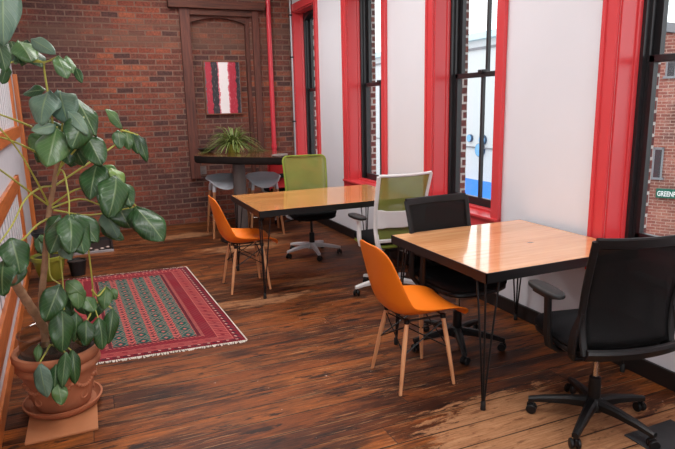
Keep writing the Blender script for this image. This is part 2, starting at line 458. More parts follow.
# ------------------------------------------------------------------ mesh helpers
class MB:
    def __init__(self):
        self.bm = bmesh.new()
        self.uv = None
    def _xf(self, verts, mat):
        if mat is not None: bmesh.ops.transform(self.bm, matrix=mat, verts=verts)
    def box(self, lo, hi, mat=None, bev=0.0):
        lo = Vector(lo); hi = Vector(hi)
        c = (lo + hi) / 2; s = hi - lo
        r = bmesh.ops.create_cube(self.bm, size=1.0)
        vs = r['verts']
        for v in vs: v.co = Vector((v.co.x * s.x, v.co.y * s.y, v.co.z * s.z)) + c
        if bev > 0:
            es = list({e for v in vs for e in v.link_edges})
            rb = bmesh.ops.bevel(self.bm, geom=es, offset=min(bev, min(s) * 0.49), segments=2, profile=0.6, affect='EDGES')
            vs = list({v for f in rb['faces'] for v in f.verts} | {v for v in vs if v.is_valid})
        self._xf(vs, mat)
        return self
    def prism(self, pts, z0, z1, mat=None):
        bot = [self.bm.verts.new((x, y, z0)) for x, y in pts]; top = [self.bm.verts.new((x, y, z1)) for x, y in pts]
        n = len(pts)
        self.bm.faces.new(list(reversed(bot))); self.bm.faces.new(top)
        for i in range(n):
            self.bm.faces.new((bot[i], bot[(i + 1) % n], top[(i + 1) % n], top[i]))
        self._xf(bot + top, mat)
        return self
    def tube(self, pts, rad, seg=8, closed=False, cap=True):
        pts = [Vector(p) for p in pts]
        n = len(pts)
        rads = rad if isinstance(rad, (list, tuple)) else [rad] * n
        tang = []
        for i in range(n):
            a = pts[(i - 1) % n] if (closed or i > 0) else pts[i]
            b = pts[(i + 1) % n] if (closed or i < n - 1) else pts[i]
            t = (b - a); tang.append(t.normalized() if t.length > 1e-9 else Vector((0, 0, 1)))
        up = Vector((0, 0, 1)) if abs(tang[0].z) < 0.9 else Vector((1, 0, 0))
        nx = tang[0].cross(up).normalized()
        rings = []
        for i in range(n):
            nx = (nx - tang[i] * nx.dot(tang[i])).normalized()
            ny = tang[i].cross(nx)
            rings.append([self.bm.verts.new(pts[i] + (nx * math.cos(2 * PI * j / seg) + ny * math.sin(2 * PI * j / seg)) * rads[i]) for j in range(seg)])
        m = n if closed else n - 1
        for i in range(m):
            a = rings[i]; b = rings[(i + 1) % n]
            for j in range(seg):
                self.bm.faces.new((a[j], a[(j + 1) % seg], b[(j + 1) % seg], b[j]))
        if cap and not closed:
            self.bm.faces.new(list(reversed(rings[0]))); self.bm.faces.new(rings[-1])
        return self
    def lathe(self, prof, seg=28, mat=None, caps=True):
        rings = []
        for r, z in prof:
            rings.append([self.bm.verts.new((r * math.cos(2 * PI * j / seg), r * math.sin(2 * PI * j / seg), z)) for j in range(seg)])
        for a, b in zip(rings, rings[1:]):
            for j in range(seg):
                self.bm.faces.new((a[j], a[(j + 1) % seg], b[(j + 1) % seg], b[j]))
        if caps:
            if prof[0][0] > 1e-4: self.bm.faces.new(list(reversed(rings[0])))
            if prof[-1][0] > 1e-4: self.bm.faces.new(rings[-1])
        self._xf([v for r in rings for v in r], mat)
        return self
    def grid(self, fn, nu, nv, uvfn=None):
        """surface from fn(u, v), u and v in 0..1, with UVs"""
        uvl = self.bm.loops.layers.uv.verify()
        vs = [[self.bm.verts.new(fn(i / nu, j / nv)) for j in range(nv + 1)] for i in range(nu + 1)]
        for i in range(nu):
            for j in range(nv):
                f = self.bm.faces.new((vs[i][j], vs[i + 1][j], vs[i + 1][j + 1], vs[i][j + 1]))
                for lp, (a, b) in zip(f.loops, ((i, j), (i + 1, j), (i + 1, j + 1), (i, j + 1))):
                    lp[uvl].uv = uvfn(a / nu, b / nv) if uvfn else (a / nu, b / nv)
        return self
    def ball(self, c, r, scale=(1, 1, 1), seg=10):
        o = bmesh.ops.create_uvsphere(self.bm, u_segments=seg, v_segments=max(6, seg // 2 + 1), radius=r)
        for v in o['verts']: v.co = Vector((v.co.x * scale[0], v.co.y * scale[1], v.co.z * scale[2])) + Vector(c)
        return self
    def build(self, name, mat, parent=None, smooth=True, solid=0.0, sub=0, bevel=0.0, offset=0.0, local=True):
        me = bpy.data.meshes.new(name)
        bmesh.ops.recalc_face_normals(self.bm, faces=self.bm.faces[:])
        self.bm.to_mesh(me); self.bm.free()
        me.materials.append(mat)
        if smooth:
            for p_ in me.polygons: p_.use_smooth = True
        o = bpy.data.objects.new(name, me); COL.objects.link(o)
        if parent is not None: o.parent = parent
        if solid:
            md = o.modifiers.new('thickness', 'SOLIDIFY'); md.thickness = solid; md.offset = offset
        if sub:
            md = o.modifiers.new('rounding', 'SUBSURF'); md.levels = sub; md.render_levels = sub
        if bevel:
            md = o.modifiers.new('edges', 'BEVEL'); md.width = bevel; md.segments = 2; md.limit_method = 'ANGLE'; md.angle_limit = R(40)
        if smooth and not sub:
            me.set_sharp_from_angle(angle=R(38))
        return o

def tag(o, label=None, cat=None, group=None, kind=None):
    if label: o['label'] = label
    if cat: o['category'] = cat
    if group: o['group'] = group
    if kind: o['kind'] = kind
    return o
def thing(name, label, cat, loc=(0, 0, 0), rz=0.0, group=None):
    o = bpy.data.objects.new(name, None); COL.objects.link(o)
    o.empty_display_size = 0.1
    o.location = loc; o.rotation_euler = (0, 0, rz)
    return tag(o, label, cat, group)
def struct(o):
    o['kind'] = 'structure'; return o
def copy_tree(o, parent=None):
    c = o.copy(); COL.objects.link(c)
    if parent is not None:
        c.parent = parent
    for ch in list(o.children): copy_tree(ch, c)
    return c
def smoothpath(pts, n=6):
    """Catmull-Rom through the points"""
    P = [Vector(p) for p in pts]
    P = [P[0] * 2 - P[1]] + P + [P[-1] * 2 - P[-2]]
    out = []
    for i in range(1, len(P) - 2):
        a, b, c, d = P[i - 1], P[i], P[i + 1], P[i + 2]
        for k in range(n):
            t = k / n
            out.append(0.5 * ((2 * b) + (c - a) * t + (2 * a - 5 * b + 4 * c - d) * t * t + (3 * b - a - 3 * c + d) * t ** 3))
    out.append(P[-2])
    return out
LEAVES = [
(-0.235,2.7,2.091,-0.259,2.62,1.829,0.114,2),
(-0.299,2.75,1.903,-0.272,2.7,1.737,0.071,0),
(-0.302,2.8,1.986,-0.299,2.75,1.787,0.082,0),
(-0.284,3.2,1.908,-0.251,3.1,1.796,0.114,0),
(-0.247,3.15,1.903,-0.199,3.08,1.804,0.112,1),
(-0.213,3.3,1.901,-0.166,3.25,1.784,0.08,0),
(-0.19,3.05,1.903,-0.092,2.98,1.833,0.059,2),
(-0.089,3,1.826,-0.058,2.95,1.722,0.068,1),
(-0.053,3.05,1.83,-0.027,3,1.746,0.044,1),
(-0.016,3,1.773,0.003,2.97,1.704,0.034,0),
(-0.31,3.2,1.794,-0.345,3.2,1.711,0.052,0),
(-0.164,3.25,1.683,-0.271,3.3,1.667,0.058,0),
(-0.145,3.12,1.675,-0.191,3.02,1.519,0.121,2),
(-0.099,3.15,1.675,-0.077,3.05,1.524,0.132,2),
(-0.049,3.25,1.663,0.04,3.15,1.444,0.126,0),
(-0.204,3.35,1.618,-0.233,3.35,1.523,0.043,1),
(-0.071,3.05,1.579,0.004,3,1.466,0.059,2),
(-0.13,3.05,1.512,-0.233,3,1.494,0.064,2),
(-0.193,3.2,1.481,-0.233,3.15,1.374,0.104,1),
(-0.127,3.05,1.502,-0.183,2.95,1.33,0.138,1),
(-0.112,3.25,1.461,-0.094,3.2,1.313,0.095,0),
(-0.005,3.05,1.55,-0.075,2.97,1.406,0.118,0),
(-0.004,3.15,1.466,0.053,3.08,1.309,0.112,0),
(-0.075,3.3,1.422,-0.031,3.3,1.295,0.096,0),
(-0.04,3.3,1.482,0.03,3.28,1.377,0.085,0),
(0.182,3.45,1.475,0.103,3.4,1.586,0.067,1),
(0.16,3.45,1.47,0.16,3.42,1.367,0.067,1),
(0.204,3.47,1.473,0.208,3.45,1.357,0.062,1),
(0.234,3.47,1.45,0.254,3.45,1.332,0.056,0),
(0.262,3.5,1.442,0.301,3.48,1.282,0.057,0),
(0.038,3.2,1.32,-0.019,3.1,1.142,0.124,0),
(0.115,3.15,1.248,0.054,3.03,1.055,0.143,0),
(0.095,3.3,1.277,0.154,3.25,1.192,0.069,3),
(0.068,3.35,1.29,0.129,3.3,1.21,0.065,1),
(0.129,3.3,1.21,0.176,3.2,1.073,0.107,0),
(0.093,3.4,1.112,0.168,3.35,0.932,0.132,0),
(0.043,3.4,1.026,0.101,3.38,0.876,0.099,2),
(0.115,3.42,1.005,0.051,3.4,0.889,0.077,2),
(0.205,3.35,1.053,0.252,3.25,0.897,0.119,0),
(0.207,3.3,1.05,0.328,3.2,0.865,0.149,0),
(0.016,3.5,0.937,0.136,3.48,0.84,0.068,0),
(-0.127,3.1,1.071,-0.22,3,0.911,0.12,0),
(-0.12,3.05,1.083,-0.131,2.93,0.916,0.118,0),
(-0.107,3.08,1.082,-0.072,2.97,0.9,0.139,0),
(-0.091,3.15,1.069,-0.004,3.08,0.923,0.092,0),
(-0.168,3.1,0.943,-0.133,3.1,0.846,0.075,2),
(-0.167,3.2,1.063,-0.239,3.15,0.971,0.072,0),
(-0.367,2.95,1.017,-0.343,2.88,0.86,0.124,0),
(-0.399,2.9,0.933,-0.413,2.82,0.785,0.103,0),
(-0.432,2.9,0.924,-0.461,2.85,0.765,0.084,0),
(-0.347,3.05,0.876,-0.397,3,0.777,0.069,0),
(-0.201,3.12,0.724,-0.284,3.05,0.56,0.111,0),
(-0.202,3.05,0.609,-0.223,3,0.404,0.109,0),
(-0.177,3.2,0.714,-0.1,3.18,0.627,0.072,1),
(-0.133,3.2,0.681,-0.134,3.15,0.57,0.083,1),
(-0.175,3.25,0.65,-0.169,3.25,0.526,0.074,0),
(-0.102,3.25,0.606,-0.061,3.2,0.525,0.084,1),
(-0.145,3.15,0.556,-0.169,3.1,0.413,0.071,0),
(-0.101,3.1,0.521,-0.113,3.05,0.4,0.08,0),
(-0.148,3.2,0.439,-0.127,3.15,0.363,0.062,0),
(-0.044,3.15,0.505,-0.041,3.08,0.352,0.082,0),
(0.012,3.3,0.631,-0.011,3.25,0.511,0.075,1),
(0.042,3.3,0.615,0.055,3.28,0.549,0.043,1),
(0.035,3.25,0.515,-0.01,3.2,0.332,0.074,0),
(-0.058,3.3,0.538,-0.089,3.3,0.438,0.053,0),
(-0.323,3.05,0.451,-0.34,3.03,0.367,0.035,1),
(-0.317,2.93,0.395,-0.304,2.9,0.228,0.076,2),
(-0.251,2.95,0.372,-0.275,2.92,0.222,0.057,0),
(-0.201,2.95,0.425,-0.235,2.9,0.265,0.062,0),
(-0.175,2.97,0.422,-0.178,2.93,0.259,0.062,0),
(-0.251,2.92,0.28,-0.243,2.88,0.187,0.066,1),
(-0.078,3.311,1.462,-0.125,3.281,1.329,0.108,0),
(-0.17,3.347,1.541,-0.159,3.317,1.377,0.111,0),
(-0.058,3.399,1.448,-0.094,3.369,1.288,0.121,0),
(-0.109,3.436,1.515,-0.199,3.406,1.376,0.13,0),
(-0.16,3.441,1.451,-0.256,3.411,1.318,0.098,0),
(0.077,3.363,1.252,0.11,3.333,1.122,0.101,0),
(0.105,3.364,1.212,0.041,3.334,1.06,0.124,0),
(0.084,3.317,1.251,0.128,3.287,1.147,0.124,0),
(0.058,3.411,1.132,0.113,3.381,1.003,0.106,0),
(0.101,3.428,1.169,0.04,3.398,1.034,0.102,1),
(-0.091,3.339,0.996,-0.059,3.309,0.863,0.109,0),
(-0.146,3.498,0.968,-0.086,3.468,0.825,0.127,1),
(-0.07,3.38,1.019,-0.025,3.35,0.867,0.116,0),
(-0.026,3.384,0.512,-0.083,3.354,0.449,0.076,0),
(-0.041,3.338,0.429,-0.002,3.308,0.352,0.079,0),
(-0.133,3.328,0.586,-0.105,3.298,0.485,0.072,0),
(-0.176,3.473,0.479,-0.226,3.443,0.402,0.069,0),
(-0.209,3.486,0.562,-0.232,3.456,0.485,0.084,0),
(-0.231,3.367,0.543,-0.193,3.337,0.42,0.102,0),
(-0.23,3.439,0.487,-0.217,3.409,0.364,0.08,0),
(-0.257,3.31,0.6,-0.299,3.28,0.512,0.083,0),
(-0.236,3.436,1.937,-0.254,3.406,1.842,0.092,0),
(-0.234,3.465,1.939,-0.263,3.435,1.831,0.078,1),
(-0.264,3.399,1.911,-0.292,3.369,1.813,0.072,1)]
PETIOLES = [[(-0.153, 3.25, 1.337), (-0.111, 3.2, 1.497), (-0.087, 3.2, 1.633), (-0.099, 3.15, 1.675)], [(-0.124, 3.25, 1.386), (-0.13, 3.15, 1.466), (-0.126, 3.05, 1.507)], [(-0.154, 3.25, 1.287), (-0.063, 3.2, 1.386), (-0.004, 3.15, 1.466)], [(-0.155, 3.25, 1.276), (-0.072, 3.2, 1.437), (-0.005, 3.05, 1.55)], [(-0.147, 3.25, 1.388), (-0.158, 3.2, 1.753), (-0.161, 3.15, 1.81), (-0.253, 3.15, 1.818), (-0.331, 3.0, 1.772)], [(-0.212, 3.15, 1.814), (-0.146, 3.1, 1.806), (-0.091, 3.02, 1.823)], [(-0.171, 3.25, 1.211), (-0.0, 3.35, 1.31), (0.154, 3.45, 1.404), (0.176, 3.45, 1.47)], [(0.176, 3.45, 1.47), (0.234, 3.47, 1.45), (0.267, 3.5, 1.436)], [(-0.201, 3.25, 1.11), (-0.085, 3.2, 1.185), (0.026, 3.2, 1.202), (0.046, 3.2, 1.309)], [(-0.203, 3.25, 1.095), (-0.067, 3.25, 1.13), (0.056, 3.3, 1.08), (0.124, 3.2, 1.211)], [(-0.195, 3.25, 1.083), (-0.029, 3.35, 1.025), (0.2, 3.35, 1.048)], [(0.124, 3.2, 1.211), (0.162, 3.3, 1.125), (0.209, 3.33, 1.056)], [(-0.162, 3.25, 1.256), (-0.138, 3.2, 1.29), (-0.121, 3.15, 1.264), (-0.114, 3.1, 1.15), (-0.122, 3.08, 1.074)], [(-0.19, 3.25, 1.207), (-0.238, 3.15, 1.213), (-0.3, 3.05, 1.173), (-0.355, 2.95, 1.076), (-0.417, 2.85, 0.998)], [(-0.232, 3.25, 1.04), (-0.273, 3.1, 1.035), (-0.327, 2.98, 0.996), (-0.368, 2.95, 1.007)], [(-0.219, 3.25, 1.112), (-0.279, 3.1, 1.203), (-0.337, 2.95, 1.295), (-0.373, 2.85, 1.351)], [(-0.218, 3.25, 1.122), (-0.247, 3.1, 1.258), (-0.291, 2.95, 1.413), (-0.344, 2.8, 1.533)], [(-0.239, 3.15, 1.508), (-0.292, 3.0, 1.545), (-0.345, 2.85, 1.578)], [(-0.235, 3.15, 1.388), (-0.304, 3.0, 1.447), (-0.356, 2.85, 1.482)], [(-0.229, 3.25, 1.024), (-0.236, 3.22, 0.91), (-0.245, 3.18, 0.762), (-0.201, 3.12, 0.724)], [(-0.197, 3.22, 1.01), (-0.19, 3.2, 0.856), (-0.19, 3.15, 0.709), (-0.195, 3.08, 0.598)], [(-0.056, 3.15, 0.956), (-0.053, 3.18, 0.843), (-0.053, 3.22, 0.697), (-0.058, 3.28, 0.544), (-0.044, 3.18, 0.495)], [(-0.057, 3.28, 0.55), (-0.082, 3.2, 0.512), (-0.102, 3.1, 0.511)], [(-0.057, 3.28, 0.555), (-0.008, 3.28, 0.536), (0.035, 3.25, 0.51)], [(-0.059, 3.22, 0.642), (-0.033, 3.26, 0.592), (0.012, 3.3, 0.625)], [(-0.293, 3.25, 0.362), (-0.302, 3.1, 0.384), (-0.318, 2.95, 0.397)], [(-0.28, 3.2, 0.379), (-0.235, 3.08, 0.401), (-0.203, 2.96, 0.416)], [(-0.271, 3.22, 0.38), (-0.215, 3.08, 0.413), (-0.176, 2.97, 0.417)]]
TRUNKS = [[(-0.315, 3.27, 0.352), (-0.313, 3.27, 0.499), (-0.302, 3.27, 0.636), (-0.268, 3.27, 0.811), (-0.243, 3.27, 0.953), (-0.219, 3.26, 1.074), (-0.188, 3.25, 1.186), (-0.155, 3.25, 1.312), (-0.132, 3.25, 1.397)], [(-0.305, 3.27, 0.441), (-0.329, 3.22, 0.53), (-0.361, 3.12, 0.665), (-0.388, 3.02, 0.795), (-0.398, 2.96, 0.866)]]
SKY = 2.2
CEIL = ((1.2, 60.0), (4.2, 60.0), (6.6, 60.0))
FLASH = 85.0
EXPO = 0.09
# ------------------------------------------------------------------ room shell
XW, YB, ZC = 2.83, 8.10, 3.45
YF = -3.2
b = MB(); b.box((-1.6, YF - 0.1, -0.15), (XW + 0.15, YB + 0.1, 0.0)); struct(b.build('floor', M['floor'], smooth=False))
b = MB(); b.box((-1.6, YF - 0.1, ZC), (3.3, YB + 0.3, ZC + 0.12)); struct(b.build('ceiling', M['ceiling'], smooth=False))
b = MB(); b.box((-1.6, YF - 0.15, 0), (3.3, YF, ZC)); struct(b.build('wall_front', M['plaster'], smooth=False))

OP_C = [7.65, 5.80, 3.99, 2.07, 0.20, -1.65]         # centres of the windows along the wall
OP_H, OZ0, OZ1 = 0.43, 0.69, 2.87
def wall_with_openings(name, x0, x1, half, z0, z1, mat, y_lo=YF - 0.1, y_hi=YB + 0.3):
    b = MB()
    ys = [y_lo]
    for c in sorted(OP_C):
        ys += [c - half, c + half]
    ys.append(y_hi)
    for i in range(0, len(ys), 2):
        b.box((x0, ys[i], 0 if x0 < 3.05 else -3.2), (x1, ys[i + 1], ZC))
    for c in OP_C:
        b.box((x0, c - half, 0 if x0 < 3.05 else -3.2), (x1, c + half, z0)); b.box((x0, c - half, z1), (x1, c + half, ZC))
    return struct(b.build(name, mat, smooth=False))
wall_with_openings('wall_right', XW, 3.10, OP_H, OZ0, OZ1, M['plaster'])
wall_with_openings('wall_outside', 3.10, 3.185, OP_H - 0.004, OZ0, OZ1 - 0.05, M['brick_out'])

def window(n, c):
    w = thing('window_%d' % n, None, None, (XW, c, 0)); struct(w)
    H = OP_H
    # casing on the wall face: two sides, head, apron; a raised outer bead
    b = MB()
    for s in (-1, 1):
        b.box((-0.022, s * H if s > 0 else -H - 0.10, OZ0 - 0.16), (0.0, H + 0.10 if s > 0 else -H, OZ1 + 0.10), bev=0.003)
        b.box((-0.034, (H + 0.075) if s > 0 else -H - 0.10, OZ0 - 0.16), (-0.02, (H + 0.10) if s > 0 else -H - 0.075, OZ1 + 0.10), bev=0.004)
    b.box((-0.022, -H, OZ1), (0.0, H, OZ1 + 0.10), bev=0.003)
    b.build('window_casing', M['red_paint'], w, smooth=False)
    # the reveal boards between casing and sash
    b = MB()
    for s in (-1, 1):
        b.box((0.0, H - 0.014 if s > 0 else -H, OZ0), (0.15, H if s > 0 else -H + 0.014, OZ1))
        b.box((0.115, H - 0.024 if s > 0 else -H, OZ0), (0.15, H if s > 0 else -H + 0.024, OZ1), bev=0.004)
    b.box((0.0, -H, OZ1 - 0.014), (0.15, H, OZ1))
    b.build('window_reveal', M['red_paint'], w, smooth=False)
    b = MB()
    b.box((-0.05, -H - 0.10, OZ0 - 0.012), (0.16, H + 0.10, OZ0 + 0.012), bev=0.006)
    b.box((-0.03, -H - 0.10, OZ0 - 0.16), (0.0, H + 0.10, OZ0 - 0.012), bev=0.004)
    b.box((0.10, -H, OZ0 + 0.012), (0.16, H, OZ0 + 0.03), bev=0.004)
    b.build('window_sill', M['red_paint'], w, smooth=False)
    # black frame with a segmental head
    b = MB()
    f0 = 0.15
    for s in (-1, 1):
        b.box((f0, H - 0.045 if s > 0 else -H, OZ0 + 0.012), (0.27, H if s > 0 else -H + 0.045, OZ1))
        b.box((f0 + 0.03, H - 0.062 if s > 0 else -H, OZ0 + 0.012), (f0 + 0.045, H if s > 0 else -H + 0.062, OZ1))
    N = 14
    yy = [-H + 0.02 + (2 * H - 0.04) * i / N for i in range(N + 1)]
    zz = [OZ1 - 0.14 + 0.11 * (1 - (y / H) ** 2) for y in yy]
    bm = b.bm
    lo0 = [bm.verts.new((f0, y, z)) for y, z in zip(yy, zz)]; hi0 = [bm.verts.new((f0, y, OZ1)) for y in yy]
    lo1 = [bm.verts.new((0.27, y, z)) for y, z in zip(yy, zz)]; hi1 = [bm.verts.new((0.27, y, OZ1)) for y in yy]
    for i in range(N):
        bm.faces.new((lo0[i], lo0[i + 1], hi0[i + 1], hi0[i])); bm.faces.new((lo1[i], hi1[i], hi1[i + 1], lo1[i + 1]))
        bm.faces.new((lo0[i], lo1[i], lo1[i + 1], lo0[i + 1])); bm.faces.new((hi0[i], hi0[i + 1], hi1[i + 1], hi1[i]))
    b.build('window_frame', M['black_frame'], w, smooth=False)
    MR = 1.80
    def sash(name, x0, x1, z0, z1, bot, top):
        b = MB(); g = H - 0.045; st = 0.048
        b.box((x0, -g, z0), (x1, -g + st, z1)); b.box((x0, g - st, z0), (x1, g, z1))
        b.box((x0, -g, z0), (x1, g, z0 + bot), bev=0.004); b.box((x0, -g, z1 - top), (x1, g, z1), bev=0.004)
        b.box((x0 + 0.004, -0.012, z0), (x1 - 0.004, 0.012, z1))
        if name == 'lower_sash':
            b.box((x0 - 0.02, -0.03, z1 - 0.012), (x1, 0.03, z1 + 0.018), bev=0.006)
        o = b.build(name, M['black_frame'], w, smooth=False)
        b = MB(); b.box(((x0 + x1) / 2 - 0.002, -g + st, z0 + bot), ((x0 + x1) / 2 + 0.002, g - st, z1 - top))
        b.build('window_pane', M['glass'], o, smooth=False)
    sash('lower_sash', 0.185, 0.222, OZ0 + 0.014, MR + 0.02, 0.075, 0.042)
    sash('upper_sash', 0.225, 0.262, MR - 0.02, OZ1 - 0.03, 0.042, 0.06)
for i, c in enumerate(OP_C): window(i + 1, c)

b = MB(); b.box((XW - 0.02, YF, 0), (XW, YB, 0.105), bev=0.004); struct(b.build('baseboard_right', M['black_base'], smooth=False))

# brick wall with the bricked-up opening
NX0, NX1, NZ0, NZ1 = 1.385, 2.20, 0.62, 2.83
b = MB()
b.box((-1.6, YB, 0), (NX0, YB + 0.3, ZC)); b.box((NX1, YB, 0), (XW + 0.02, YB + 0.3, ZC))
b.box((NX0, YB, 0), (NX1, YB + 0.3, NZ0)); b.box((NX0, YB, NZ1), (NX1, YB + 0.3, ZC))
b.box((NX0, YB + 0.10, NZ0), (NX1, YB + 0.3, NZ1))
struct(b.build('wall_back', M['brick'], smooth=False))
t = thing('trim_1', None, None, (0, YB, 0)); struct(t)
b = MB(); b.box((1.262, -0.045, NZ0), (1.392, 0.10, 2.862), bev=0.006); b.build('left_post', M['timber_z'], t, smooth=False)
b = MB(); b.box((2.235, -0.045, NZ0), (2.325, 0.10, 2.862), bev=0.006); b.build('right_post', M['timber_z'], t, smooth=False)
b = MB(); b.box((2.15, 0.03, NZ0), (2.24, 0.11, 2.80), bev=0.004); b.build('inner_post', M['timber_z'], t, smooth=False)
b = MB(); b.box((1.392, -0.035, 2.785), (2.235, 0.10, 2.862), bev=0.006)
N = 12
bm = b.bm; xs = [1.392 + (2.155 - 1.392) * i / N for i in range(N + 1)]
zs = [2.69 + 0.075 * (1 - ((x - 1.7735) / 0.3815) ** 2) for x in xs]
q = [[bm.verts.new((x, yv, z)) for x, z in zip(xs, zs)] for yv in (0.02, 0.10)]
q2 = [[bm.verts.new((x, yv, 2.79)) for x in xs] for yv in (0.02, 0.10)]
for i in range(N):
    bm.faces.new((q[0][i], q[0][i + 1], q2[0][i + 1], q2[0][i])); bm.faces.new((q[0][i], q[1][i], q[1][i + 1], q[0][i + 1]))
b.build('header', M['timber'], t, smooth=False)
b = MB(); b.box((1.12, -0.10, 2.862), (2.405, 0.05, 2.965), bev=0.01); t2 = b.build('trim_2', M['timber'], None, smooth=False); t2.location = (0, YB, 0); struct(t2)
b = MB(); b.box((1.392, YB + 0.09, 0.66), (1.50, YB + 0.10, 0.775), bev=0.004); struct(b.build('trim_3', M['plaster_patch'], smooth=False))

# left wall: a stair partition, turned a little off the room's axis
th = 0.0388
LM = Matrix.Translation((-0.55, 2.95, 0)) @ Matrix.Rotation(th, 4, 'Z')
def lbox(name, mat, boxes, bev=0.004):
    b = MB()
    for lo, hi in boxes: b.box(lo, hi, LM, bev)
    return struct(b.build(name, M[mat], smooth=False))
lbox('wall_left', 'grey_paint', [((-0.30, YF - 3.2, 0), (0.0, 5.2, ZC))], 0)
lbox('baseboard_left', 'stair_wood_y', [((0, -6, 0), (0.022, 5.06, 0.10))])
lbox('trim_4', 'stair_wood', [((0, 5.03, 0), (0.05, 5.11, 2.02))])          # upright at the brick wall
# lower boarded panel: rails and stile in orange wood, narrow white boards inside
lbox('trim_5', 'stair_wood_y', [((0, -3.0, 0.25), (0.03, 3.40, 0.40)), ((0, -3.0, 0.855), (0.03, 3.40, 0.985))])
lbox('trim_6', 'stair_wood', [((0, 3.31, 0.40), (0.031, 3.41, 0.985))])
lbox('trim_7', 'beadboard', [((0, -3.0 + 0.22 * i, 0.39), (0.005, -3.0 + 0.22 * i + 0.15, 0.85)) for i in range(29)], 0)
lbox('trim_11', 'groove_shade', [((0, -3.0, 0.39), (0.002, 3.40, 0.85)), ((0, -3.0, 1.42), (0.002, 4.20, 2.41))], 0)  # flat grey backing between the boards, painted as groove shade
# upper panel
lbox('trim_8', 'stair_wood_y', [((0, -3.0, 1.315), (0.045, 4.24, 1.43)), ((0, -3.0, 2.40), (0.03, 4.24, 2.50))])
lbox('trim_9', 'stair_wood', [((0, 4.16, 1.315), (0.032, 4.25, 2.50))])
lbox('trim_10', 'beadboard', [((0, -3.0 + 0.22 * i, 1.42), (0.005, -3.0 + 0.22 * i + 0.15, 2.40)) for i in range(33)], 0)

# pipes
t = thing('red_pipe', 'red painted vertical pipe on the brick wall right of the timber frame', 'pipe', (2.47, YB - 0.04, 0))
b = MB(); b.tube([(0, 0, 0.0), (0, 0, ZC)], 0.033, 14); b.build('pipe_run', M['red_pipe'], t)
b = MB(); b.lathe([(0.036, 0.98), (0.042, 0.985), (0.042, 1.03), (0.036, 1.035)], 14, caps=False); b.build('coupling', M['red_pipe'], t)
t = thing('conduit', 'thin grey conduit running up the corner beside the brick wall', 'conduit', (2.795, YB - 0.025, 0))
b = MB(); b.tube([(0, 0, 0.0), (0, 0, ZC)], 0.014, 8); b.build('conduit_run', M['conduit'], t)
for z in (1.35, 2.25, 2.82):
    b = MB(); b.box((-0.022, -0.017, z), (0.022, 0.025, z + 0.02), bev=0.003); b.build('clamp', M['black_plastic'], t, smooth=False)

# painting in the niche
t = thing('painting', 'abstract painting of red, black and white vertical bands in thin wooden frame', 'painting', (1.80, YB + 0.07, 1.845))
pw, ph = 0.245, 0.35
b = MB(); b.grid(lambda u, v: Vector(((u - 0.5) * 2 * pw, -0.012, (v - 0.5) * 2 * ph)), 1, 1); b.build('canvas', M['painting'], t, smooth=False)
b = MB()
for lo, hi in (((-pw - 0.012, -0.02, -ph - 0.012), (-pw + 0.004, 0.028, ph + 0.012)), ((pw - 0.004, -0.02, -ph - 0.012), (pw + 0.012, 0.028, ph + 0.012)),
               ((-pw, -0.02, -ph - 0.012), (pw, 0.028, -ph + 0.004)), ((-pw, -0.02, ph - 0.004), (pw, 0.028, ph + 0.012))):
    b.box(lo, hi, bev=0.003)
b.box((-pw, 0.0, -ph), (pw, 0.02, ph))
b.build('picture_frame', M['picture_wood'], t, smooth=False)

# ------------------------------------------------------------------ the street outside
b = MB(); b.box((3.3, -40, -3.4), (60, 70, -3.2)); struct(b.build('ground', M['asphalt'], smooth=False))
t = thing('white_building', 'white building across the street with blue awning and round blue sign', 'building', (14.0, 22.0, 0))
b = MB(); b.box((0, -6.5, -3.2), (6, 24, 4.0)); b.build('wall', M['far_white'], t, smooth=False)
b = MB(); b.box((-0.25, -6.6, 3.86), (6.1, 24.1, 4.12), bev=0.03); b.build('eave', M['far_blue'], t, smooth=False)
b = MB(); b.box((-0.08, -6.5, 3.52), (0.05, 24, 3.60)); b.build('string_course', M['far_grey'], t, smooth=False)
b = MB(); b.box((-0.06, -6.5, -0.20), (0.05, 24, -0.15)); b.build('ledge', M['far_grey'], t, smooth=False)
b = MB(); b.box((0.0, -6.5, -0.05), (0.06, -6.2, 3.5)); b.build('downspout', M['far_grey'], t, smooth=False)
b = MB()
bm = b.bm
ya, yb_ = -6.0, -2.3
pts = [(0, -1.45), (-0.9, -1.95), (-0.9, -2.25), (0, -2.25)]
A = [bm.verts.new((x, ya, z)) for x, z in pts]; B = [bm.verts.new((x, yb_, z)) for x, z in pts]
bm.faces.new(A); bm.faces.new(list(reversed(B)))
for i in range(4): bm.faces.new((A[i], B[i], B[(i + 1) % 4], A[(i + 1) % 4]))
b.build('awning', M['awning'], t, smooth=False)
b = MB(); b.box((-0.02, -6.0, -3.2), (0.06, -2.3, -2.3)); b.build('shopfront', M['far_grey'], t, smooth=False)
RX = Matrix.Rotation(-PI / 2, 4, 'Y')
for (y, z, r) in ((-2.9, 0.17, 0.15), (-3.72, 0.14, 0.19), (-3.56, -0.26, 0.26)):
    b = MB(); b.lathe([(r, 0.0), (r, 0.10)], 24, Matrix.Translation((0, y, z)) @ RX); o = b.build('sign_disc', M['sign_edge'], t)
    b = MB(); b.lathe([(0.0, 0.112), (r * 0.9, 0.112), (r * 0.93, 0.10)], 24, Matrix.Translation((0, y, z)) @ RX, caps=False); b.build('disc_face', M['sign_blue'], o)

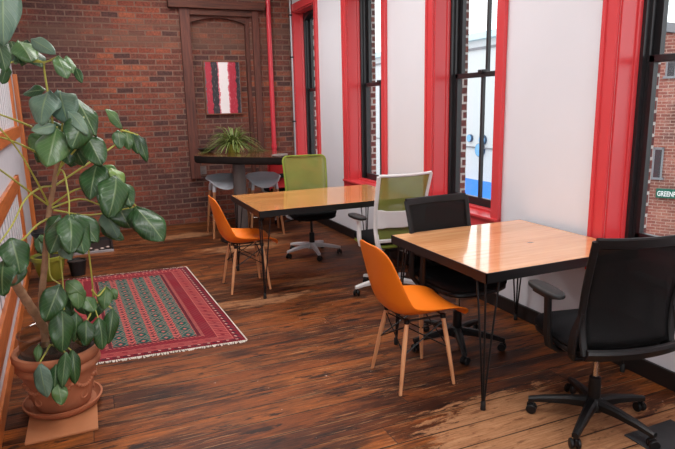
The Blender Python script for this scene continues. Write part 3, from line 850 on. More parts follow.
fd = Vector((0.52, -0.854, 0)).normalized(); fang = math.atan2(fd.y, fd.x)
t = thing('brick_building', 'red brick building across the street with a green street sign', 'building', (12.1, 9.5, 0), fang)
b = MB(); bm = b.bm
pr_ = [(0, -3.2), (9, -3.2), (9, 1.2), (0, 3.02)]
A = [bm.verts.new((x, 0, z)) for x, z in pr_]; B = [bm.verts.new((x, 7, z)) for x, z in pr_]
bm.faces.new(A); bm.faces.new(list(reversed(B)))
for i in range(4): bm.faces.new((A[i], B[i], B[(i + 1) % 4], A[(i + 1) % 4]))
b.build('wall', M['brick_far'], t, smooth=False)
b = MB(); bm = b.bm
A = [bm.verts.new(p) for p in ((-0.1, -0.12, 3.05), (9, -0.12, 1.23), (9, -0.12, 1.43), (-0.1, -0.12, 3.25))]
B = [bm.verts.new(p) for p in ((-0.1, 0.3, 3.05), (9, 0.3, 1.23), (9, 0.3, 1.43), (-0.1, 0.3, 3.25))]
bm.faces.new(A); bm.faces.new(list(reversed(B)))
for i in range(4): bm.faces.new((A[i], B[i], B[(i + 1) % 4], A[(i + 1) % 4]))
b.build('coping', M['far_grey'], t, smooth=False)
def far_window(x0, z0, x1, z1):
    b = MB(); b.box((x0 - 0.04, -0.05, z0 - 0.05), (x1 + 0.04, 0.02, z0), bev=0.005)
    for lo, hi in (((x0, -0.03, z0), (x0 + 0.04, 0.02, z1)), ((x1 - 0.04, -0.03, z0), (x1, 0.02, z1)), ((x0, -0.03, z1 - 0.05), (x1, 0.02, z1))): b.box(lo, hi)
    o = b.build('window', M['far_grey'], t, smooth=False)
    b = MB(); b.box((x0 + 0.03, -0.015, z0), (x1 - 0.03, 0.01, z1 - 0.04)); b.build('pane', M['far_dark'], o, smooth=False)
far_window(0.12, 2.05, 0.34, 2.45)
far_window(0.02, -0.25, 0.24, 0.45)
far_window(1.2, -0.25, 1.9, 0.9)
far_window(2.8, -0.25, 3.5, 0.9)
b = MB(); b.box((0.7, -0.06, -1.75), (1.6, 0.02, -1.0)); b.build('shop_window', M['far_dark'], t, smooth=False)
sb = MB(); sb.box((0.0, -0.03, -0.10), (0.52, 0.03, 0.115), bev=0.006); sg = sb.build('street_sign', M['sign_green'], t, smooth=False)
sg.location = (0.16, -0.09, -0.61)
fc = bpy.data.curves.new('lettering', 'FONT'); fc.body = 'GREENF'; fc.size = 0.175; fc.extrude = 0.004; fc.offset = 0.003
fo = bpy.data.objects.new('lettering', fc); COL.objects.link(fo)
bpy.context.view_layer.update()
me = bpy.data.meshes.new_from_object(fo.evaluated_get(bpy.context.evaluated_depsgraph_get()))
bpy.data.objects.remove(fo)
me.materials.clear(); me.materials.append(M['sign_white'])
lo_ = bpy.data.objects.new('lettering', me); COL.objects.link(lo_); lo_.parent = sg
wid = max(v.co.x for v in me.vertices) - min(v.co.x for v in me.vertices)
lo_.rotation_euler = (PI / 2, 0, 0); lo_.scale = (0.37 / wid, 0.95, 1); lo_.location = (0.03, -0.036, -0.055)
# ------------------------------------------------------------------ tables
def make_table(name, label, x0, x1, y0, y1, wood, group):
    cx, cy = (x0 + x1) / 2, (y0 + y1) / 2
    t = thing(name, label, 'table', (cx, cy, 0), 0, group)
    a, c = (x1 - x0) / 2, (y1 - y0) / 2
    H = 0.75
    b = MB(); b.box((-a + 0.006, -c + 0.006, H - 0.045), (a - 0.006, c - 0.006, H), bev=0.002)
    b.build('tabletop', M[wood], t, smooth=False)
    b = MB()
    for lo, hi in (((-a, -c, H - 0.052), (a, -c + 0.006, H - 0.001)), ((-a, c - 0.006, H - 0.052), (a, c, H - 0.001)),
                   ((-a, -c, H - 0.052), (-a + 0.006, c, H - 0.001)), ((a - 0.006, -c, H - 0.052), (a, c, H - 0.001))): b.box(lo, hi)
    b.box((-a + 0.006, -c + 0.006, H - 0.052), (a - 0.006, c - 0.006, H - 0.0455))
    b.build('edge_band', M['table_edge'], t, smooth=False)
    for sx in (-1, 1):
        for sy in (-1, 1):
            px, py = sx * (a - 0.03), sy * (c - 0.03)
            fx, fy = sx * (a - 0.022), sy * (c - 0.022)
            b = MB()
            b.box((px - 0.055, py - 0.055, H - 0.058), (px + 0.055, py + 0.055, H - 0.052), Matrix.Translation((-sx * 0.03, -sy * 0.03, 0)))
            # two bent rods: one hairpin loop and a third stay
            for (ox, oy) in ((0.0, -0.012), (-0.075, -0.0), (-0.0, -0.085)):
                tx, ty = px + sx * ox, py + sy * oy
                b.tube(smoothpath([(tx, ty, H - 0.054), (tx + (fx - tx) * 0.5, ty + (fy - ty) * 0.5, H * 0.5), (fx - sx * 0.006 * (ox != 0), fy - sy * 0.006 * (oy < -.05), 0.045), (fx, fy, 0.02)], 3), 0.0055, 8)
            lg = b.build('leg', M['black_steel'], t)
            b = MB(); b.lathe([(0.0, 0.0), (0.013, 0.0), (0.014, 0.004), (0.013, 0.042), (0.008, 0.05)], 12, Matrix.Translation((fx, fy, 0)), caps=False)
            b.build('foot', M['rubber'], lg)
    return t
make_table('desk_table', 'square pine-topped table with black hairpin legs, nearest the camera', 1.738, 2.785, 2.217, 3.195, 'table_wood', 'pine tables along the window wall')
make_table('desk_table', 'longer pine-topped table with black hairpin legs behind the white-framed chair', 1.213, 2.665, 4.46, 5.44, 'table_wood_b', 'pine tables along the window wall')

# ------------------------------------------------------------------ orange shell chairs (forward = +x)
def make_shell_chair(label, loc, rz):
    t = thing('shell_chair', label, 'chair', (*loc, 0), rz, 'orange shell chairs')
    prof = [(0.262, 0.388, 0.150), (0.262, 0.405, 0.178), (0.247, 0.424, 0.200), (0.205, 0.437, 0.216), (0.14, 0.434, 0.226), (0.05, 0.424, 0.231), (-0.04, 0.418, 0.235), (-0.11, 0.424, 0.237),
            (-0.165, 0.447, 0.237), (-0.197, 0.495, 0.234), (-0.218, 0.56, 0.229), (-0.236, 0.64, 0.222), (-0.252, 0.715, 0.213), (-0.264, 0.775, 0.198), (-0.271, 0.812, 0.168), (-0.274, 0.832, 0.118), (-0.275, 0.839, 0.06)]
    curl = [0.004, 0.010, 0.018, 0.030, 0.046, 0.060, 0.074, 0.084, 0.088, 0.084, 0.074, 0.060, 0.046, 0.034, 0.022, 0.012, 0.004]
    n = len(prof)
    def nrm(i):
        a = prof[max(0, i - 1)]; c = prof[min(n - 1, i + 1)]
        dx, dz = c[0] - a[0], c[1] - a[1]; l = math.hypot(dx, dz)
        return Vector((dz / l, 0, -dx / l))
    def fn(u, v):
        i = min(n - 1, round(u * (n - 1))); x, z, w = prof[i]
        s = v * 2 - 1
        nn = nrm(i)
        if i < 2: nn = Vector((0, 0, 1))
        return Vector((x, s * w, z)) + nn * (curl[i] * abs(s) ** 2.6)
    b = MB(); b.grid(fn, n - 1, 16)
    b.build('shell', M['orange'], t, solid=0.008, sub=1)
    tops = [(0.13, 0.125), (0.13, -0.125), (-0.10, 0.125), (-0.10, -0.125)]
    feet = [(0.172, 0.185), (0.172, -0.185), (-0.17, 0.185), (-0.17, -0.185)]
    for (a, c), (d, e) in zip(tops, feet):
        k = MB(); k.tube([(a, c, 0.395), (a + (d - a) * 0.4, c + (e - c) * 0.4, 0.25), (d, e, 0.004), (d, e, 0.0)], [0.0125, 0.0135, 0.0095, 0.009], 12)
        k.build('leg', M['beech'], t)
    k = MB()
    for (a, c) in tops:
        k.tube([(a, c, 0.412), (a, c, 0.388)], 0.017, 10)
    k.tube([(0.13, 0.125, 0.402), (0.13, -0.125, 0.402)], 0.006, 8); k.tube([(-0.10, 0.125, 0.402), (-0.10, -0.125, 0.402)], 0.006, 8)
    k.tube([(0.13, 0.125, 0.402), (-0.10, 0.125, 0.402)], 0.006, 8); k.tube([(0.13, -0.125, 0.402), (-0.10, -0.125, 0.402)], 0.006, 8)
    def leg_pt(i, f):
        a, c = tops[i]; d, e = feet[i]
        return (a + (d - a) * f, c + (e - c) * f, 0.395 * (1 - f))
    for i, j in ((0, 1), (2, 3), (0, 2), (1, 3)):
        k.tube([leg_pt(i, 0.06), leg_pt(j, 0.45)], 0.004, 6); k.tube([leg_pt(j, 0.06), leg_pt(i, 0.45)], 0.004, 6)
    k.build('brace', M['black_steel'], t)
    return t
make_shell_chair('orange plastic shell chair with dowel legs at the square near table', (1.622, 2.735), R(-2))
make_shell_chair('orange plastic shell chair with dowel legs at the long table, near the rug', (1.182, 4.897), R(-1))

# ------------------------------------------------------------------ task chairs (forward = +y)
def cushion(bld, w, d, z0, z1, cy=0.0, ex=4.0, n=36, crown=0.012, bow=0.0):
    prof = [(0.86, 0.0), (0.95, 0.12), (1.0, 0.38), (1.0, 0.66), (0.97, 0.86), (0.90, 0.97), (0.70, 1.0), (0.35, 1.0)]
    rings = []
    for k_, (s, h) in enumerate(prof):
        ring = []
        for i in range(n):
            a = 2 * PI * i / n; ca, sa = math.cos(a), math.sin(a)
            r = (abs(ca) ** ex + abs(sa) ** ex) ** (-1 / ex)
            x, y = ca * r * w / 2 * s, sa * r * d / 2 * s
            z = z0 + (z1 - z0) * h + (crown * (1 - s) * 2 if h >= 1 else 0)
            if y > 0.12: z -= 0.10 * (y - 0.12) ** 1.4 * 2
            z += bow * (x / (w / 2)) ** 2
            ring.append(bld.bm.verts.new((x, y + cy, z)))
        rings.append(ring)
    for a, c in zip(rings, rings[1:]):
        for i in range(n): bld.bm.faces.new((a[i], a[(i + 1) % n], c[(i + 1) % n], c[i]))
    bld.bm.faces.new(list(reversed(rings[0]))); bld.bm.faces.new(rings[-1])
    return bld
def ribbon(bld, pts, w, t, wdir):
    """a flat bar along pts; wdir is the direction of its width"""
    pts = [Vector(p) for p in pts]; n = len(pts); wd = Vector(wdir).normalized()
    rings = []
    for i in range(n):
        tg = (pts[min(n - 1, i + 1)] - pts[max(0, i - 1)]).normalized()
        nn = tg.cross(wd).normalized()
        ww = (w[i] if isinstance(w, (list, tuple)) else w) / 2
        ch = t * 0.35
        rings.append([bld.bm.verts.new(pts[i] + wd * a + nn * c) for a, c in ((-ww, -t / 2 + ch), (-ww + ch, -t / 2), (ww - ch, -t / 2), (ww, -t / 2 + ch), (ww, t / 2 - ch), (ww - ch, t / 2), (-ww + ch, t / 2), (-ww, t / 2 - ch))])
    for a, c in zip(rings, rings[1:]):
        for j in range(8): bld.bm.faces.new((a[j], a[(j + 1) % 8], c[(j + 1) % 8], c[j]))
    bld.bm.faces.new(list(reversed(rings[0]))); bld.bm.faces.new(rings[-1])
    return bld

def star_base(t, mat, ang0, rad=0.295):
    b = MB()
    b.lathe([(0.0, 0.07), (0.048, 0.07), (0.052, 0.10), (0.042, 0.125), (0.03, 0.135), (0.0, 0.135)], 20, caps=False)
    for k in range(5):
        a = ang0 + k * 2 * PI / 5; d = Vector((math.cos(a), math.sin(a), 0)); s = Vector((-d.y, d.x, 0))
        pts = [d * 0.025 + Vector((0, 0, 0.108)), d * 0.12 + Vector((0, 0, 0.105)), d * 0.23 + Vector((0, 0, 0.090)), d * (rad + 0.012) + Vector((0, 0, 0.074))]
        hh = [0.050, 0.040, 0.030, 0.024]; ww = [0.052, 0.044, 0.036, 0.030]
        rings = []
        for p, h, w in zip(pts, hh, ww):
            rings.append([b.bm.verts.new(p + s * x + Vector((0, 0, z))) for x, z in ((-w / 2, -h / 2), (w / 2, -h / 2), (w / 2, h * 0.2), (w * 0.25, h / 2), (-w * 0.25, h / 2), (-w / 2, h * 0.2))])
        for p, q_ in zip(rings, rings[1:]):
            for j in range(6): b.bm.faces.new((p[j], p[(j + 1) % 6], q_[(j + 1) % 6], q_[j]))
        b.bm.faces.new(list(reversed(rings[0]))); b.bm.faces.new(rings[-1])
    b.build('star_base', M[mat], t)
    for k in range(5):
        a = ang0 + k * 2 * PI / 5
        c = MB(); rz = Matrix.Translation((math.cos(a) * rad, math.sin(a) * rad, 0)) @ Matrix.Rotation(a + 0.9 + k * 0.7, 4, 'Z')
        for s in (-1, 1):
            c.lathe([(0.0, -0.008), (0.022, -0.008), (0.0255, -0.004), (0.0255, 0.004), (0.022, 0.008), (0.0, 0.008)], 18,
                    rz @ Matrix.Translation((0.006, s * 0.016, 0.0255)) @ Matrix.Rotation(PI / 2, 4, 'X'), caps=False)
        c.box((-0.018, -0.007, 0.022), (0.016, 0.007, 0.054), rz, 0.004)
        c.tube([rz @ Vector((-0.004, 0, 0.05)), rz @ Vector((-0.004, 0, 0.068))], 0.007, 8)
        c.build('caster', M['black_plastic'], t)

def back_profile(z):
    pts = [(0.44, -0.262), (0.50, -0.240), (0.58, -0.222), (0.66, -0.220), (0.76, -0.236), (0.88, -0.266), (1.06, -0.318)]
    for (za, ya), (zb, yb2) in zip(pts, pts[1:]):
        if z <= zb:
            f = (z - za) / (zb - za); f = max(0, f)
            return ya + (yb2 - ya) * f
    return pts[-1][1]

def task_chair(label, loc, rz, style, base_ang, zt=1.045, group='office task chairs', arms=True, pad_z=0.0):
    t = thing('task_chair', label, 'chair', (*loc, 0), rz, group)
    S = dict(black=dict(base='black_plastic', frame='black_plastic', mesh='black_mesh', seat='black_fabric', post='black_plastic', lum='black_plastic', under='black_plastic'),
             white=dict(base='white_plastic', frame='white_plastic', mesh='green_mesh', seat='black_fabric', post='white_plastic', lum='white_plastic', under='green_fabric'),
             grey=dict(base='light_grey_plastic', frame='green_fabric', mesh='green_mesh', seat='black_fabric', post='light_grey_plastic', lum='light_grey_plastic', under='black_fabric'),
             red=dict(base='light_grey_plastic', frame='red_paint', mesh='red_mesh', seat='black_fabric', post='light_grey_plastic', lum='light_grey_plastic', under='black_fabric'))[style]
    star_base(t, S['base'], base_ang - rz)
    b = MB(); b.lathe([(0.028, 0.13), (0.03, 0.14), (0.028, 0.24), (0.022, 0.245), (0.022, 0.25)], 18); b.tube([(0, 0, 0.24), (0, 0, 0.41)], 0.0145, 14)
    g = MB(); g.tube([(0, 0, 0.245), (0, 0, 0.40)], 0.0145, 14); 
    b.bm.free(); b = MB(); b.lathe([(0.028, 0.13), (0.03, 0.14), (0.028, 0.24), (0.018, 0.247), (0.0145, 0.247)], 18, caps=False)
    sh = b.build('column_cover', M['black_plastic'], t)
    g.build('gas_lift', M['chrome' if style == 'black' else 'black_plastic'], t)
    b = MB(); b.box((-0.09, -0.14, 0.385), (0.09, 0.10, 0.43), bev=0.012)
    b.tube([(0.05, 0.02, 0.40), (0.26, 0.03, 0.395)], 0.006, 8); b.box((0.24, 0.015, 0.385), (0.29, 0.045, 0.40), bev=0.004)
    b.build('tilt_mechanism', M['black_plastic'], t)
    # seat
    b = MB(); cushion(b, 0.485, 0.48, 0.455, 0.512, 0.03); b.build('seat', M[S['seat']], t)
    b = MB(); cushion(b, 0.475, 0.47, 0.425, 0.472, 0.03, crown=0); b.build('seat_shell', M[S['under']], t)
    zb = 0.47
    hw_t, hw_b = 0.240, 0.222
    def hw(z):
        f = (z - zb) / (zt - zb)
        return hw_b + (hw_t - hw_b) * max(0, min(1, f)) ** 1.3
    cur = 0.035                                                      # the back wraps round the sitter
    rc = {'black': 0.012, 'white': 0.012, 'grey': 0.055, 'red': 0.055}[style]
    def P(s, z, off=0.0):
        w_ = hw(z)
        if z > zt - rc: w_ += -rc + math.sqrt(max(0, rc * rc - (z - zt + rc) ** 2))
        return Vector((s * w_, back_profile(z) + cur * s * s + off, z))
    zl = [zb + (zt - zb) * i / 14 for i in range(15)]
    mb_lo = 0.50
    b = MB(); b.grid(lambda u, v: P((u * 2 - 1) * 0.97, mb_lo + (zt - 0.004 - mb_lo) * (1 - (1 - v) ** 1.6), 0.004), 12, 20, lambda u, v: (u * 0.48, v * 0.54))
    b.build('back_mesh', M[S['mesh']], t, solid=0.003)
    b = MB()
    topw = {'black': 0.05, 'white': 0.022, 'grey': 0.016, 'red': 0.016}[style]
    sidew = {'black': 0.034, 'white': 0.032, 'grey': 0.016, 'red': 0.016}[style]
    zz = zt - topw / 2
    if style in ('grey', 'red'):
        arc = [zt - rc + rc * math.sin(PI / 2 * i / 6) for i in range(7)]
        side = [z for z in zl if z < zt - rc]
        path = [P(-1, z) for z in side + arc] + [P(1, z) for z in reversed(side + arc)]
        b.tube(path, 0.009, 8)
    else:
      for s in (-1, 1):
        ribbon(b, [P(s, z) for z in zl[:-1] + [zt - 0.013]], sidew, 0.020, (1, 0.25 * s, 0))
      ribbon(b, [P(-1 + 2 * i / 12, zz + 0.004 * abs(-1 + i / 6) ** 3) for i in range(13)], topw, 0.018, (0, -0.25, 1))
    if style == 'black':
        ribbon(b, [P(-1 + 2 * i / 12, 0.475, -0.012) for i in range(13)], 0.06, 0.03, (0, -0.5, 1))
        ribbon(b, [P(-1 + 2 * i / 12, 0.50, -0.028) for i in range(13)], 0.012, 0.012, (0, 0, 1))
    else:
        ribbon(b, [P(-1 + 2 * i / 12, 0.505) for i in range(13)], 0.03, 0.018, (0, 0, 1))
    b.build('back_frame', M[S['frame']], t)
    if style in ('white',):
        b = MB(); ribbon(b, [P(-0.97 + 1.94 * i / 12, 0.685 - 0.012 * (1 - abs(-1 + i / 6)), -0.016 - 0.01 * (1 - abs(-1 + i / 6))) for i in range(13)], [0.15] * 2 + [0.135] * 9 + [0.15] * 2, 0.016, (0, 0.06, 1))
        b.build('lumbar_support', M['white_plastic'], t)
        for s in (-1, 1):
            b = MB()
            ribbon(b, [P(s, 0.56, -0.006), P(s, 0.49, -0.01) * 1, Vector((s * 0.20, -0.215, 0.435)), Vector((s * 0.16, -0.14, 0.405)), Vector((s * 0.07, -0.08, 0.40))], 0.036, 0.024, (1, 0, 0))
            b.build('back_bracket', M['white_plastic'], t)
    else:
        m = S['lum'] if style == 'black' else 'black_plastic'
        if style == 'black':
            for s in (-1, 1):
                b = MB()
                ribbon(b, [P(s, 0.66, 0.0), Vector((s * 0.248, -0.17, 0.56)), Vector((s * 0.25, -0.16, 0.47)), Vector((s * 0.225, -0.13, 0.425)), Vector((s * 0.09, -0.10, 0.405))], [0.03, 0.05, 0.055, 0.05, 0.04], 0.018, (0, 1, 0.2))
                b.build('back_bracket', M[m], t)
        else:
            b = MB()
            ribbon(b, [Vector((0, -0.255, 0.66)), Vector((0, -0.30, 0.54)), Vector((0, -0.26, 0.43)), Vector((0, -0.10, 0.40))], [0.05, 0.06, 0.07, 0.08], 0.02, (1, 0, 0))
            ribbon(b, [P(-0.9 + 1.8 * i / 8, 0.66, -0.016) for i in range(9)], 0.06, 0.012, (0, 0, 1))
            b.build('back_bracket', M[m], t)
    if arms:
        for s in (-1, 1):
            b = MB()
            ax = s * 0.275
            ribbon(b, [Vector((s * 0.12, 0.0, 0.41)), Vector((s * 0.22, 0.0, 0.412)), Vector((s * 0.262, 0.0, 0.435)), Vector((ax, 0.0, 0.50)), Vector((ax, 0.005, 0.60)), Vector((ax, 0.01, 0.655 + pad_z))], [0.055, 0.055, 0.055, 0.055, 0.045, 0.045], 0.024, (0, 1, 0))
            b.box((ax - 0.035, -0.05, 0.652 + pad_z), (ax + 0.035, 0.09, 0.664 + pad_z), bev=0.004)
            ar = b.build('armrest', M[S['post']], t)
            b = MB()
            cushion(b, 0.085, 0.26, 0.662 + pad_z, 0.69 + pad_z, 0.03, 3.0, 24, 0.002)
            bmesh.ops.translate(b.bm, vec=(ax, 0, 0), verts=b.bm.verts[:])
            b.build('arm_pad', M['black_pad'], ar)
    return t
task_chair('black mesh-back office chair at bottom right, its back towards the camera', (2.18, 1.915), R(-12), 'black', R(-79), 1.015, pad_z=0.03)
task_chair('black mesh-back office chair pushed in at the far side of the square table', (2.115, 2.985), R(182), 'black', R(100), 0.968)
task_chair('white-framed office chair with green mesh back between the two tables', (2.25, 4.19), R(2), 'white', R(178))
task_chair('green mesh-back office chair facing the camera behind the long table', (2.115, 5.67), R(172), 'grey', R(263))
task_chair('red-backed office chair in the far corner beside the window', (2.42, 7.66), R(0), 'red', R(20), 0.90)

# ------------------------------------------------------------------ bar table with things on it
t = thing('bar_table', 'tall dark wooden bar table on a round grey pedestal by the brick wall', 'table', (1.62, 6.76, 0))
C0 = Vector((1.62, 6.76))
outline = [(1.147, 7.007), (1.26, 6.83), (1.42, 6.66), (1.60, 6.44), (1.80, 6.28), (1.985, 6.129), (2.05, 6.20), (2.15, 6.55), (2.281, 7.00), (2.14, 7.22), (1.95, 7.40), (1.80, 7.62), (1.60, 7.72), (1.42, 7.93), (1.34, 7.80), (1.26, 7.45), (1.17, 7.16)]
loc = [(x - C0.x, y - C0.y) for x, y in outline]
b = MB(); b.prism([(x * 0.985, y * 0.985) for x, y in loc], 0.98, 1.022); b.build('tabletop', M['bar_wood'], t, smooth=False, bevel=0.004)
b = MB(); bm = b.bm
rings = [[bm.verts.new((x * s, y * s, z)) for x, y in loc] for s, z in ((0.95, 0.935), (0.988, 0.948), (1.0, 0.975), (0.992, 1.015), (0.984, 1.0205))]
n = len(loc)
for a, c in zip(rings, rings[1:]):
    for i in range(n): bm.faces.new((a[i], a[(i + 1) % n], c[(i + 1) % n], c[i]))
bm.faces.new(list(reversed(rings[0])))
b.build('bark_edge', M['bark_edge'], t, smooth=False)
b = MB(); b.tube([(0, 0, 0.02), (0, 0, 0.935)], 0.075, 24); b.build('pedestal', M['pedestal'], t)
b = MB(); b.lathe([(0.0, 0.0), (0.26, 0.0), (0.26, 0.012), (0.10, 0.03), (0.078, 0.04)], 32, caps=False); b.build('base_plate', M['black_steel'], t)

# stools: saddle seat on four wooden legs with a foot ring (sides rise along x)
def make_stool(label, loc, rz):
    t = thing('bar_stool', label, 'stool', (*loc, 0), rz, 'grey stools at the bar table')
    def fn(u, v):
        s = u * 2 - 1; q_ = v * 2 - 1
        ex = 4.0
        w, d = 0.195, 0.20
        # squircle mapping of the unit square
        x = s * math.sqrt(max(0, 1 - 0.42 * q_ * q_)); y = q_ * math.sqrt(max(0, 1 - 0.42 * s * s))
        z = 0.695 + 0.035 * abs(x) ** 2.6 + 0.075 * max(0.0, y) ** 2.0 - 0.085 * max(0, (-y - 0.35) / 0.65) ** 2 - 0.01 * (1 - x * x)
        return Vector((x * w * 1.12, y * d * 1.12, z))
    b = MB(); b.grid(fn, 16, 14); b.build('seat', M['grey_plastic'], t, solid=0.016, sub=1, offset=-1)
    hub = []
    b = MB()
    for sx, sy in ((1, 1), (1, -1), (-1, 1), (-1, -1)):
        b.tube([(sx * 0.12, sy * 0.09, 0.67), (sx * 0.145, sy * 0.115, 0.63), (sx * 0.152, sy * 0.125, 0.565)], [0.03, 0.024, 0.02], 12)
    b.box((-0.13, -0.11, 0.63), (0.13, 0.09, 0.67), bev=0.008)
    b.build('leg_sockets', M['grey_plastic'], t)
    for sx, sy in ((1, 1), (1, -1), (-1, 1), (-1, -1)):
        k = MB(); k.tube([(sx * 0.150, sy * 0.122, 0.60), (sx * 0.168, sy * 0.148, 0.40), (sx * 0.205, sy * 0.20, 0.004), (sx * 0.205, sy * 0.20, 0)], [0.017, 0.019, 0.0135, 0.013], 12)
        k.build('leg', M['stool_wood'], t)
    k = MB(); hz = 0.23
    f = [(0.184, 0.171), (-0.184, 0.171), (-0.184, -0.171), (0.184, -0.171)]
    k.tube([(x, y, hz) for x, y in f], 0.008, 8, closed=True); k.build('foot_rail', M['chrome'], t)
    return t
make_stool('grey plastic bar stool with wooden legs left of the bar table pedestal', (1.51, 7.13), R(0))
make_stool('grey plastic bar stool with wooden legs right of the bar table pedestal', (1.985, 7.02), R(-8))

# spider plant and bowls on the bar table
t = thing('spider_plant', 'bushy spider plant with thin arching leaves standing on the bar table', 'plant', (1.70, 7.32, 1.022))
b = MB(); b.lathe([(0.0, 0.0), (0.075, 0.0), (0.095, 0.08), (0.10, 0.10), (0.09, 0.10), (0.085, 0.085), (0.0, 0.085)], 20, caps=False); b.build('pot', M['lime_pot'], t)
b = MB(); bm = b.bm
rs = random.Random(3)
for i in range(150):
    a = rs.uniform(0, 2 * PI); L_ = rs.uniform(0.24, 0.44); el = rs.uniform(0.25, 1.35)
    w = rs.uniform(0.005, 0.008)
    d = Vector((math.cos(a), math.sin(a), 0)); sd = Vector((-d.y, d.x, 0))
    base_ = d * rs.uniform(0.0, 0.05) + Vector((0, 0, 0.085))
    prev = None
    for k in range(9):
        f = k / 8
        h = L_ * (f * math.cos(el) + 0.15 * f * f)
        z = L_ * (math.sin(el) * f * 1.25 - 0.95 * f * f * (0.5 + 0.6 * math.cos(el)))
        p = base_ + d * h + Vector((0, 0, z))
        if p.z < 0.008: p.z = 0.008 + 0.002 * rs.random()
        ww = w * (1 - f ** 2.5) * (0.6 + 0.8 * min(1, f * 3)) + 0.0006
        cr = (bm.verts.new(p - sd * ww + Vector((0, 0, ww * 0.5))), bm.verts.new(p), bm.verts.new(p + sd * ww + Vector((0, 0, ww * 0.5))))
        if prev:
            bm.faces.new((prev[0], prev[1], cr[1], cr[0])); bm.faces.new((prev[1], prev[2], cr[2], cr[1]))
        prev = cr
b.build('foliage', M['spider'], t, solid=0.001)
t = thing('bowl', 'dark shallow bowl on the left end of the bar table', 'bowl', (1.40, 7.52, 1.022))
b = MB(); b.lathe([(0.0, 0.0), (0.045, 0.0), (0.09, 0.018), (0.122, 0.045), (0.117, 0.047), (0.085, 0.024), (0.04, 0.008), (0.0, 0.007)], 28, caps=False); b.build('bowl_body', M['dark_bowl'], t)
t = thing('tray', 'small dark dish with a pale rim on the right end of the bar table', 'tray', (1.985, 6.28, 1.022), R(38))
b = MB(); b.box((-0.075, -0.055, 0), (0.075, 0.055, 0.010), bev=0.003); b.build('tray_base', M['dark_bowl'], t, smooth=False)
b = MB()
for lo, hi in (((-0.078, -0.058, 0.008), (0.078, -0.050, 0.026)), ((-0.078, 0.050, 0.008), (0.078, 0.058, 0.026)), ((-0.078, -0.058, 0.008), (-0.07, 0.058, 0.026)), ((0.07, -0.058, 0.008), (0.078, 0.058, 0.026))): b.box(lo, hi, bev=0.002)
b.build('tray_rim', M['pale_rim'], t, smooth=False)
# ------------------------------------------------------------------ rug
RC = [Vector((-0.27, 3.76)), Vector((0.871, 3.681)), Vector((0.789, 5.782)), Vector((-0.35, 5.86))]
cen = sum(RC, Vector((0, 0))) / 4
t = thing('rug', 'red oriental rug with green and pink medallion columns on the plank floor', 'rug', (cen.x, cen.y, 0))
def rp(u, v):
    p = RC[0] * (1 - u) * (1 - v) + RC[1] * u * (1 - v) + RC[2] * u * v + RC[3] * (1 - u) * v - cen
    return p
def rugz(u, v):
    return 0.006 + 0.003 * noise.noise(Vector((u * 4, v * 7, 0.3))) 
b = MB(); b.grid(lambda u, v: Vector((*rp(u, v), max(0.003, rugz(u, v)))), 24, 40); b.build('rug_field', M['rug'], t, solid=0.005, offset=0)
for v0, d in ((0, -1), (1, 1)):
    b = MB()
    for i in range(90):
        u = (i + 0.5) / 90
        p = rp(u, v0); e = rp(u + rnd.uniform(-0.008, 0.008), v0 + d * rnd.uniform(0.006, 0.016))
        q_ = rp(u + 0.0045, v0)
        w = (q_ - p)
        vs = [b.bm.verts.new((*(p - w), 0.007)), b.bm.verts.new((*(p + w), 0.007)), b.bm.verts.new((*(e + w), 0.003)), b.bm.verts.new((*(e - w), 0.003))]
        b.bm.faces.new(vs)
    tag(b.build('fringe', M['rug_fringe'], t, solid=0.002), 'pale cotton fringe')
b = MB()
for u0 in (0.0, 1.0):
    b.tube([(*rp(u0, v), 0.006) for v in [i / 30 for i in range(31)]], 0.006, 6)
tag(b.build('selvedge', M['rug_fringe'], t), 'pale side binding')

# ------------------------------------------------------------------ big plant
PX_, PY_ = -0.262, 3.27
b = MB(); b.box((-0.165, -0.165, 0), (0.165, 0.165, 0.012), bev=0.003)
o = b.build('floor_tile', M['tile'], None, smooth=False); o.location = (-0.262, 3.075, 0)
tag(o, 'square clay tile lying on the floor under the terracotta saucer', 'tile')
b = MB(); b.lathe([(0.0, 0.0), (0.165, 0.0), (0.185, 0.012), (0.198, 0.035), (0.200, 0.044), (0.190, 0.045), (0.180, 0.026), (0.165, 0.014), (0.0, 0.012)], 48, caps=False)
o = b.build('saucer', M['terracotta'], None); o.location = (PX_, PY_ - 0.02, 0.0125); tag(o, 'round terracotta saucer under the big pot', 'saucer')

t = thing('potted_plant', 'tall umbrella plant with drooping leaves in terracotta pot at left', 'plant', (PX_, PY_ - 0.02, 0.0255))
TI = Vector((PX_, PY_ - 0.02, 0.0255))
b = MB()
b.lathe([(0.0, 0.0), (0.132, 0.0), (0.138, 0.006), (0.155, 0.07), (0.172, 0.15), (0.184, 0.20), (0.190, 0.215), (0.205, 0.222), (0.211, 0.235), (0.208, 0.252), (0.200, 0.262), (0.208, 0.272), (0.219, 0.288), (0.221, 0.308), (0.214, 0.324), (0.200, 0.328), (0.190, 0.318), (0.186, 0.285), (0.0, 0.283)], 56, caps=False)
pot = b.build('pot', M['terracotta'], t)
b = MB()                                                             # raised garland and rosettes round the belly
for k in range(8):
    a0 = k * 2 * PI / 8
    for j in range(9):
        f = j / 8; a = a0 + (f - 0.5) * 0.66
        z = 0.165 - 0.035 * (1 - (2 * f - 1) ** 2); r = 0.155 + (z - 0.07) * 0.21 + 0.004
        b.ball((math.cos(a) * r, math.sin(a) * r, z), 0.012, (1, 1, 0.9), 8)
    a = a0; r = 0.156
    b.tube([(math.cos(a + 0.13 * math.cos(w)) * r, math.sin(a + 0.13 * math.cos(w)) * r, 0.075 + 0.02 * math.sin(w)) for w in [i * PI / 6 for i in range(12)]], 0.005, 6, closed=True)
b.build('relief', M['terracotta'], pot)
